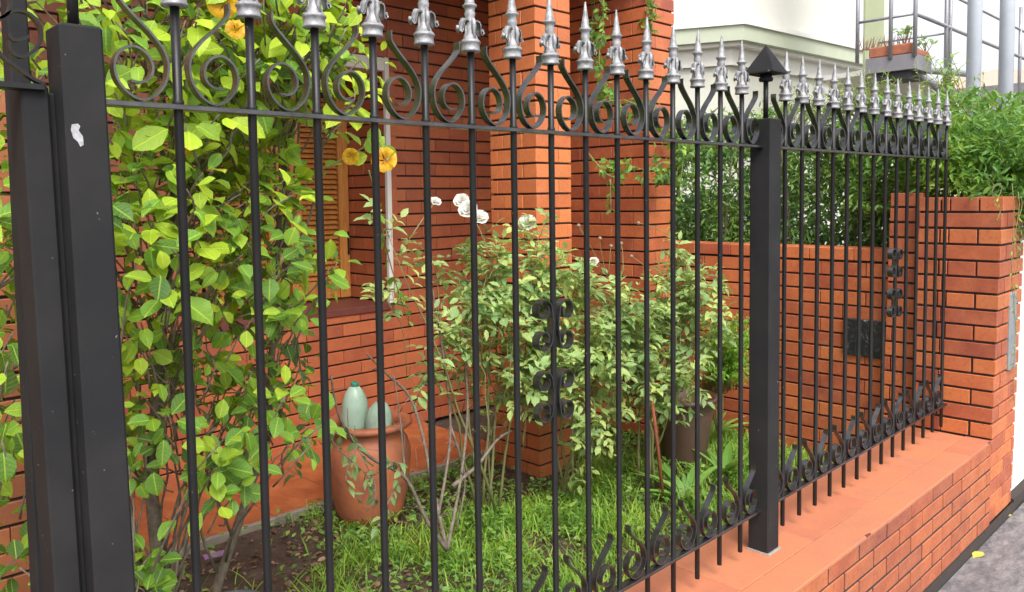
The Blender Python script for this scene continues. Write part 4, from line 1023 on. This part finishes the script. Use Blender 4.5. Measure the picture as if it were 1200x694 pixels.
for i in range(16):
    x, y = random.uniform(5.0, 5.5), 1.75+i*.21; hg.cane(bez((x, y, -.3), (x+random.uniform(-.2, .2), y+random.uniform(-.15, .15), 1.6), .1, .08, 6), .018, .006)
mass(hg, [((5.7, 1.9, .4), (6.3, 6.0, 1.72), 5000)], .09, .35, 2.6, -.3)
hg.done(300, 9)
hz2 = Plant('feathery_shrub', 'light green feathery shrub with upright sprigs growing above the hedge', 'shrub', (5.4, 2.2, -.3), L_jas, 'lance', M_cane)
for (u, v, n, X) in ((905, 125, 22, 5.0), (950, 110, 30, 5.0), (985, 100, 30, 5.0), (1020, 96, 40, 5.0), (1060, 115, 40, 4.9), (870, 140, 12, 5.1), (1065, 130, 20, 5.2), (1105, 75, 18, 5.1), (1112, 90, 14, 5.1), (1095, 110, 18, 5.1)):
    c = atX(u, v, X)
    for i in range(n):
        st = c+Vector((random.uniform(-.1, .1), random.uniform(-.14, .14), -.22)); e = c+Vector((random.uniform(-.15, .15), random.uniform(-.17, .17), random.uniform(-.12, .07)))
        pts = bez(st, e, .03, .03, 5); hz2.cane(pts, .0025, .001); hz2.along(pts, .022, .038, .72, .9, .0, .1)
for i in range(5): hz2.cane(bez((5.4, 2.2, -.3), (5.3, 1.6+.35*i, 1.5), .1, .1, 6), .014, .006)
hz2.done(200, 9)
jm = Plant('jasmine', 'overhanging jasmine spilling across the top of the end pillar with drooping tendrils', 'climber', (5.15, 1.6, -.3), L_jas, 'lance', M_cane)
mass(jm, [((4.56, 1.14, 1.26), (5.2, 1.5, 1.50), 2600), ((4.62, 1.02, 1.36), (5.4, 1.6, 1.64), 4000), ((4.72, .95, 1.10), (5.3, 1.18, 1.45), 1500), ((4.8, 1.2, 1.5), (5.6, 1.9, 1.80), 2400), ((4.66, 1.5, 1.14), (5.5, 1.95, 1.62), 3600), ((4.95, 1.0, 1.12), (5.7, 1.5, 1.5), 2000), ((4.50, 1.05, 1.20), (4.95, 1.30, 1.34), 420), ((4.78, .98, 1.02), (5.0, 1.10, 1.25), 260)], .046, .44, 3.2, -.22, (-.5, -.4, .6))
for (u0, v0, u1, v1) in ((1186, 215, 1189, 470), (1172, 215, 1170, 262), (1193, 225, 1190, 350), (1163, 215, 1166, 240), (1196, 230, 1196, 300)):
    pts = [atY(u0+(u1-u0)*k/9+2*math.sin(k*1.3), v0+(v1-v0)*k/9, 1.06) for k in range(10)]; jm.cane(pts, .0018, .0010); jm.along(pts, .03, .030, .85, .9, .3)
for i in range(26):
    c = Vector((random.uniform(4.6, 5.4), random.uniform(1.05, 1.7), random.uniform(1.40, 1.62))); e = c+Vector((random.uniform(-.12, .1), random.uniform(-.15, .05), random.uniform(.02, .20))); pts = bez(c, e, .04, .02, 5); jm.cane(pts, .002, .001); jm.along(pts, .022, .036, .75, .9, .0, .1)
for i in range(6): jm.cane(bez((5.15, 1.6, -.3), (4.8+.1*i, 1.2+.05*i, 1.4), .2, .1, 7), .012, .005)
jm.done(300, 9)

# -- vine on the pier
vn = creeper('pier_vine', 'leafy climbing vine hanging in front of the porch side wall and pier', ((4.05, 2.75, GZ),),
    [[(706, -20, 2.95), (707, 30, 2.9), (702, 70, 2.9), (712, 110, 2.88), (735, 130, 2.8), (760, 150, 2.8)], [(700, -20, 3.3), (693, 40, 3.2), (700, 90, 3.1), (720, 120, 2.9)], [(762, -15, 2.88), (764, 30, 2.88), (760, 60, 2.88), (758, 100, 2.86)],
     [(700, 120, 2.88), (740, 120, 2.8), (775, 150, 2.7), (790, 190, 2.7), (770, 210, 2.75), (745, 205, 2.8)], [(690, 180, 2.9), (712, 205, 2.8), (735, 210, 2.8)], [(780, 140, 2.7), (800, 170, 2.6), (795, 230, 2.6), (785, 270, 2.6)], [(715, 210, 2.8), (716, 250, 2.8)],
     [(770, 160, 2.75), (790, 150, 2.8), (812, 180, 2.8)], [(3.0 and 775, 190, 2.7), (760, 200, 2.75), (730, 190, 2.8)], [(745, 115, 2.8), (750, 140, 2.8), (772, 130, 2.8)]], .045, L_jas, 'oval', .42, .016, pinn=0, parts=250)
for (u, v, Y, ru, rv2, n) in ((790, 160, 2.78, 22, 18, 110), (752, 128, 2.8, 22, 14, 80), (775, 200, 2.78, 26, 14, 80), (712, 112, 2.9, 12, 16, 40), (702, 45, 3.0, 8, 40, 60), (763, 20, 2.88, 4, 22, 30), (722, 195, 2.85, 18, 12, 40), (815, 200, 2.8, 12, 26, 60)):
    c_ = atY(u, v, Y); k_ = float((np.array(c_)-C0)@Fv)/FPX
    for i in range(n):
        g_ = rng.normal(size=3)*.5; p_ = c_+Vector((g_[0]*ru*k_, g_[1]*.05, g_[2]*rv2*k_)); vn.leaf(p_, Vector(rv())+Vector((0, 0, -.4)), Vector((-.4, -.6, .5))+Vector(rv())*.5, random.uniform(.028, .055), random.uniform(.1, .8))
vn.cane(bez((4.05, 2.75, GZ), atY(785, 270, 2.6), .0, .06, 6), .006, .003); vn.done(250, 8)

# -- plants on the balcony
for c_, n_, h_, lab, mt, nm in PLATE:
    p_ = Plant(nm, lab, 'plant', c_, mt, 'blade' if nm == 'dry_grass' else 'oval', M_deadtwig)
    for i in range(n_):
        if nm == 'dry_grass': p_.leaf(c_+Vector((random.uniform(-.04, .04), random.uniform(-.45, .35), 0)), Vector((random.uniform(-.3, .3), random.uniform(-.3, .3), 1)), Vector((-1, 0, .2)), h_*random.uniform(.6, 1.3), random.uniform(.5, 1))
        else:
            if i % 4 == 0:
                e_ = c_+Vector((random.uniform(-.08, .08), random.uniform(-.14, .14), h_*random.uniform(.6, 1.2))); tp_ = bez(c_, e_, .02, .03, 5); p_.cane(tp_, .006, .003)
            p_.leaf(e_+Vector(rv())*.03, Vector(rv())+Vector((0, 0, .3)), Vector((-.6, -.3, .6))+Vector(rv())*.4, random.uniform(.05, .09), random.uniform(.2, .8))
    p_.done(0, 9)

# -- lawn, ground cover, litter
def scatter(n, x0, x1, y0, y1, fn):
    P = np.column_stack([x0+(x1-x0)*rng.random(n), y0+(y1-y0)*rng.random(n)]); keep = np.array([fn(x, y) for x, y in P]) > rng.random(n); return P[keep]
def soilz(x, y): return GZ+.03*noise.noise(Vector((x*3, y*3, 3.1)))
def dens_grass(x, y):
    if y > 3.4: return 0
    bare = max(0, 1-((x-1.45)**2/.66**2+(y-3.18)**2/.46**2))      # bare soil by the tiled path
    bare = max(bare, 1-((x-2.95)**2/.62**2+(y-3.02)**2/.34**2))
    d = .60+1.5*noise.noise(Vector((x*2.4, y*2.4, 0))); 
    return max(0.05, min(1, d))*(1-.97*min(1, bare*2.2))*(1 if y < 2.9 else .5)
G = scatter(60000, .6, 4.6, 1.52, 3.42, dens_grass); n = len(G)
Z = np.array([soilz(x, y) for x, y in G]); an = rng.random(n)*6.283; lean = rng.uniform(.15, 1.0, n)
Dg = np.column_stack([np.cos(an)*lean, np.sin(an)*lean, np.ones(n)]); Ng = np.column_stack([-np.cos(an), -np.sin(an), lean*.8+.3])
tn = np.array([.5+.6*noise.noise(Vector((x*3, y*3, 9))) for x, y in G])+rng.normal(0, .18, n)
o = leaves('blade', np.column_stack([G, Z]), Dg, Ng, rng.uniform(.035, .115, n), tn+.08, L_grass, 'blade', None, 0, 9, stuff_name='lawn_grass'); tag(o, 'uneven bright green grass growing behind the low wall', 'grass')
def dens_cover(x, y):
    bare = max(0, 1-((x-1.45)**2/.55**2+(y-3.2)**2/.4**2)); d = .65+1.3*noise.noise(Vector((x*1.7+4, y*1.7, 2))); return max(0.05, min(1, d))*(1-.8*min(1, bare*2))
G = scatter(19000, .6, 4.6, 1.52, 3.42, dens_cover); n = len(G); Z = np.array([soilz(x, y) for x, y in G]); an = rng.random(n)*6.283
Dg = np.column_stack([np.cos(an), np.sin(an), rng.uniform(.0, .8, n)]); Ng = np.column_stack([rng.normal(0, .4, n), rng.normal(-.2, .4, n), np.ones(n)])
o = leaves('leaf', np.column_stack([G, Z+rng.uniform(.01, .07, n)]), Dg, Ng, rng.uniform(.012, .036, n), rng.normal(.5, .28, n), L_cover, 'oval', None, 0, 9, stuff_name='ground_cover'); tag(o, 'low leafy weeds mixed into the grass', 'ground cover')
G = scatter(2600, .6, 4.5, 1.6, 3.42, lambda x, y: 1 if ((x-1.5)**2/1.0+(y-3.0)**2/.4) < 1 else .25); n = len(G); Z = np.array([soilz(x, y) for x, y in G]); an = rng.random(n)*6.283
Dg = np.column_stack([np.cos(an), np.sin(an), rng.uniform(-.1, .25, n)]); Ng = np.column_stack([rng.normal(0, .4, n), rng.normal(0, .4, n), np.ones(n)])
o = leaves('leaf', np.column_stack([G, Z+rng.uniform(.004, .02, n)]), Dg, Ng, rng.uniform(.015, .045, n), rng.random(n), L_litter, 'oval', None, 0, 9, stuff_name='leaf_litter'); tag(o, 'brown dead leaves scattered over the bare soil', 'leaf litter')
# fallen leaves on the pavement
for (u, v, s_, lab) in ((1146, 650, .085, 'larger yellow fallen leaf on the pavement beside the low wall'), (1181, 604, .05, 'small yellow green fallen leaf on the pavement near the pillar')):
    q = atZ(u, v, WZ+.006); V0, F0, U0 = TPL['oval']; me = np_mesh('fallen_leaf', V0*np.array([1, 1, .4])-np.array([.5, 0, -.02]), F0, leaf_mat('yellow_leaf', (.5, .45, .05), (.7, .62, .1), (.8, .75, .2), .2, .2), U0, np.full(len(V0), .6))
    o = link('fallen_leaf', me, None, loc=q, rot=(0, 0, 2.6+s_*4), scale=s_); tag(o, lab, 'leaf', 'yellow leaves on the pavement')
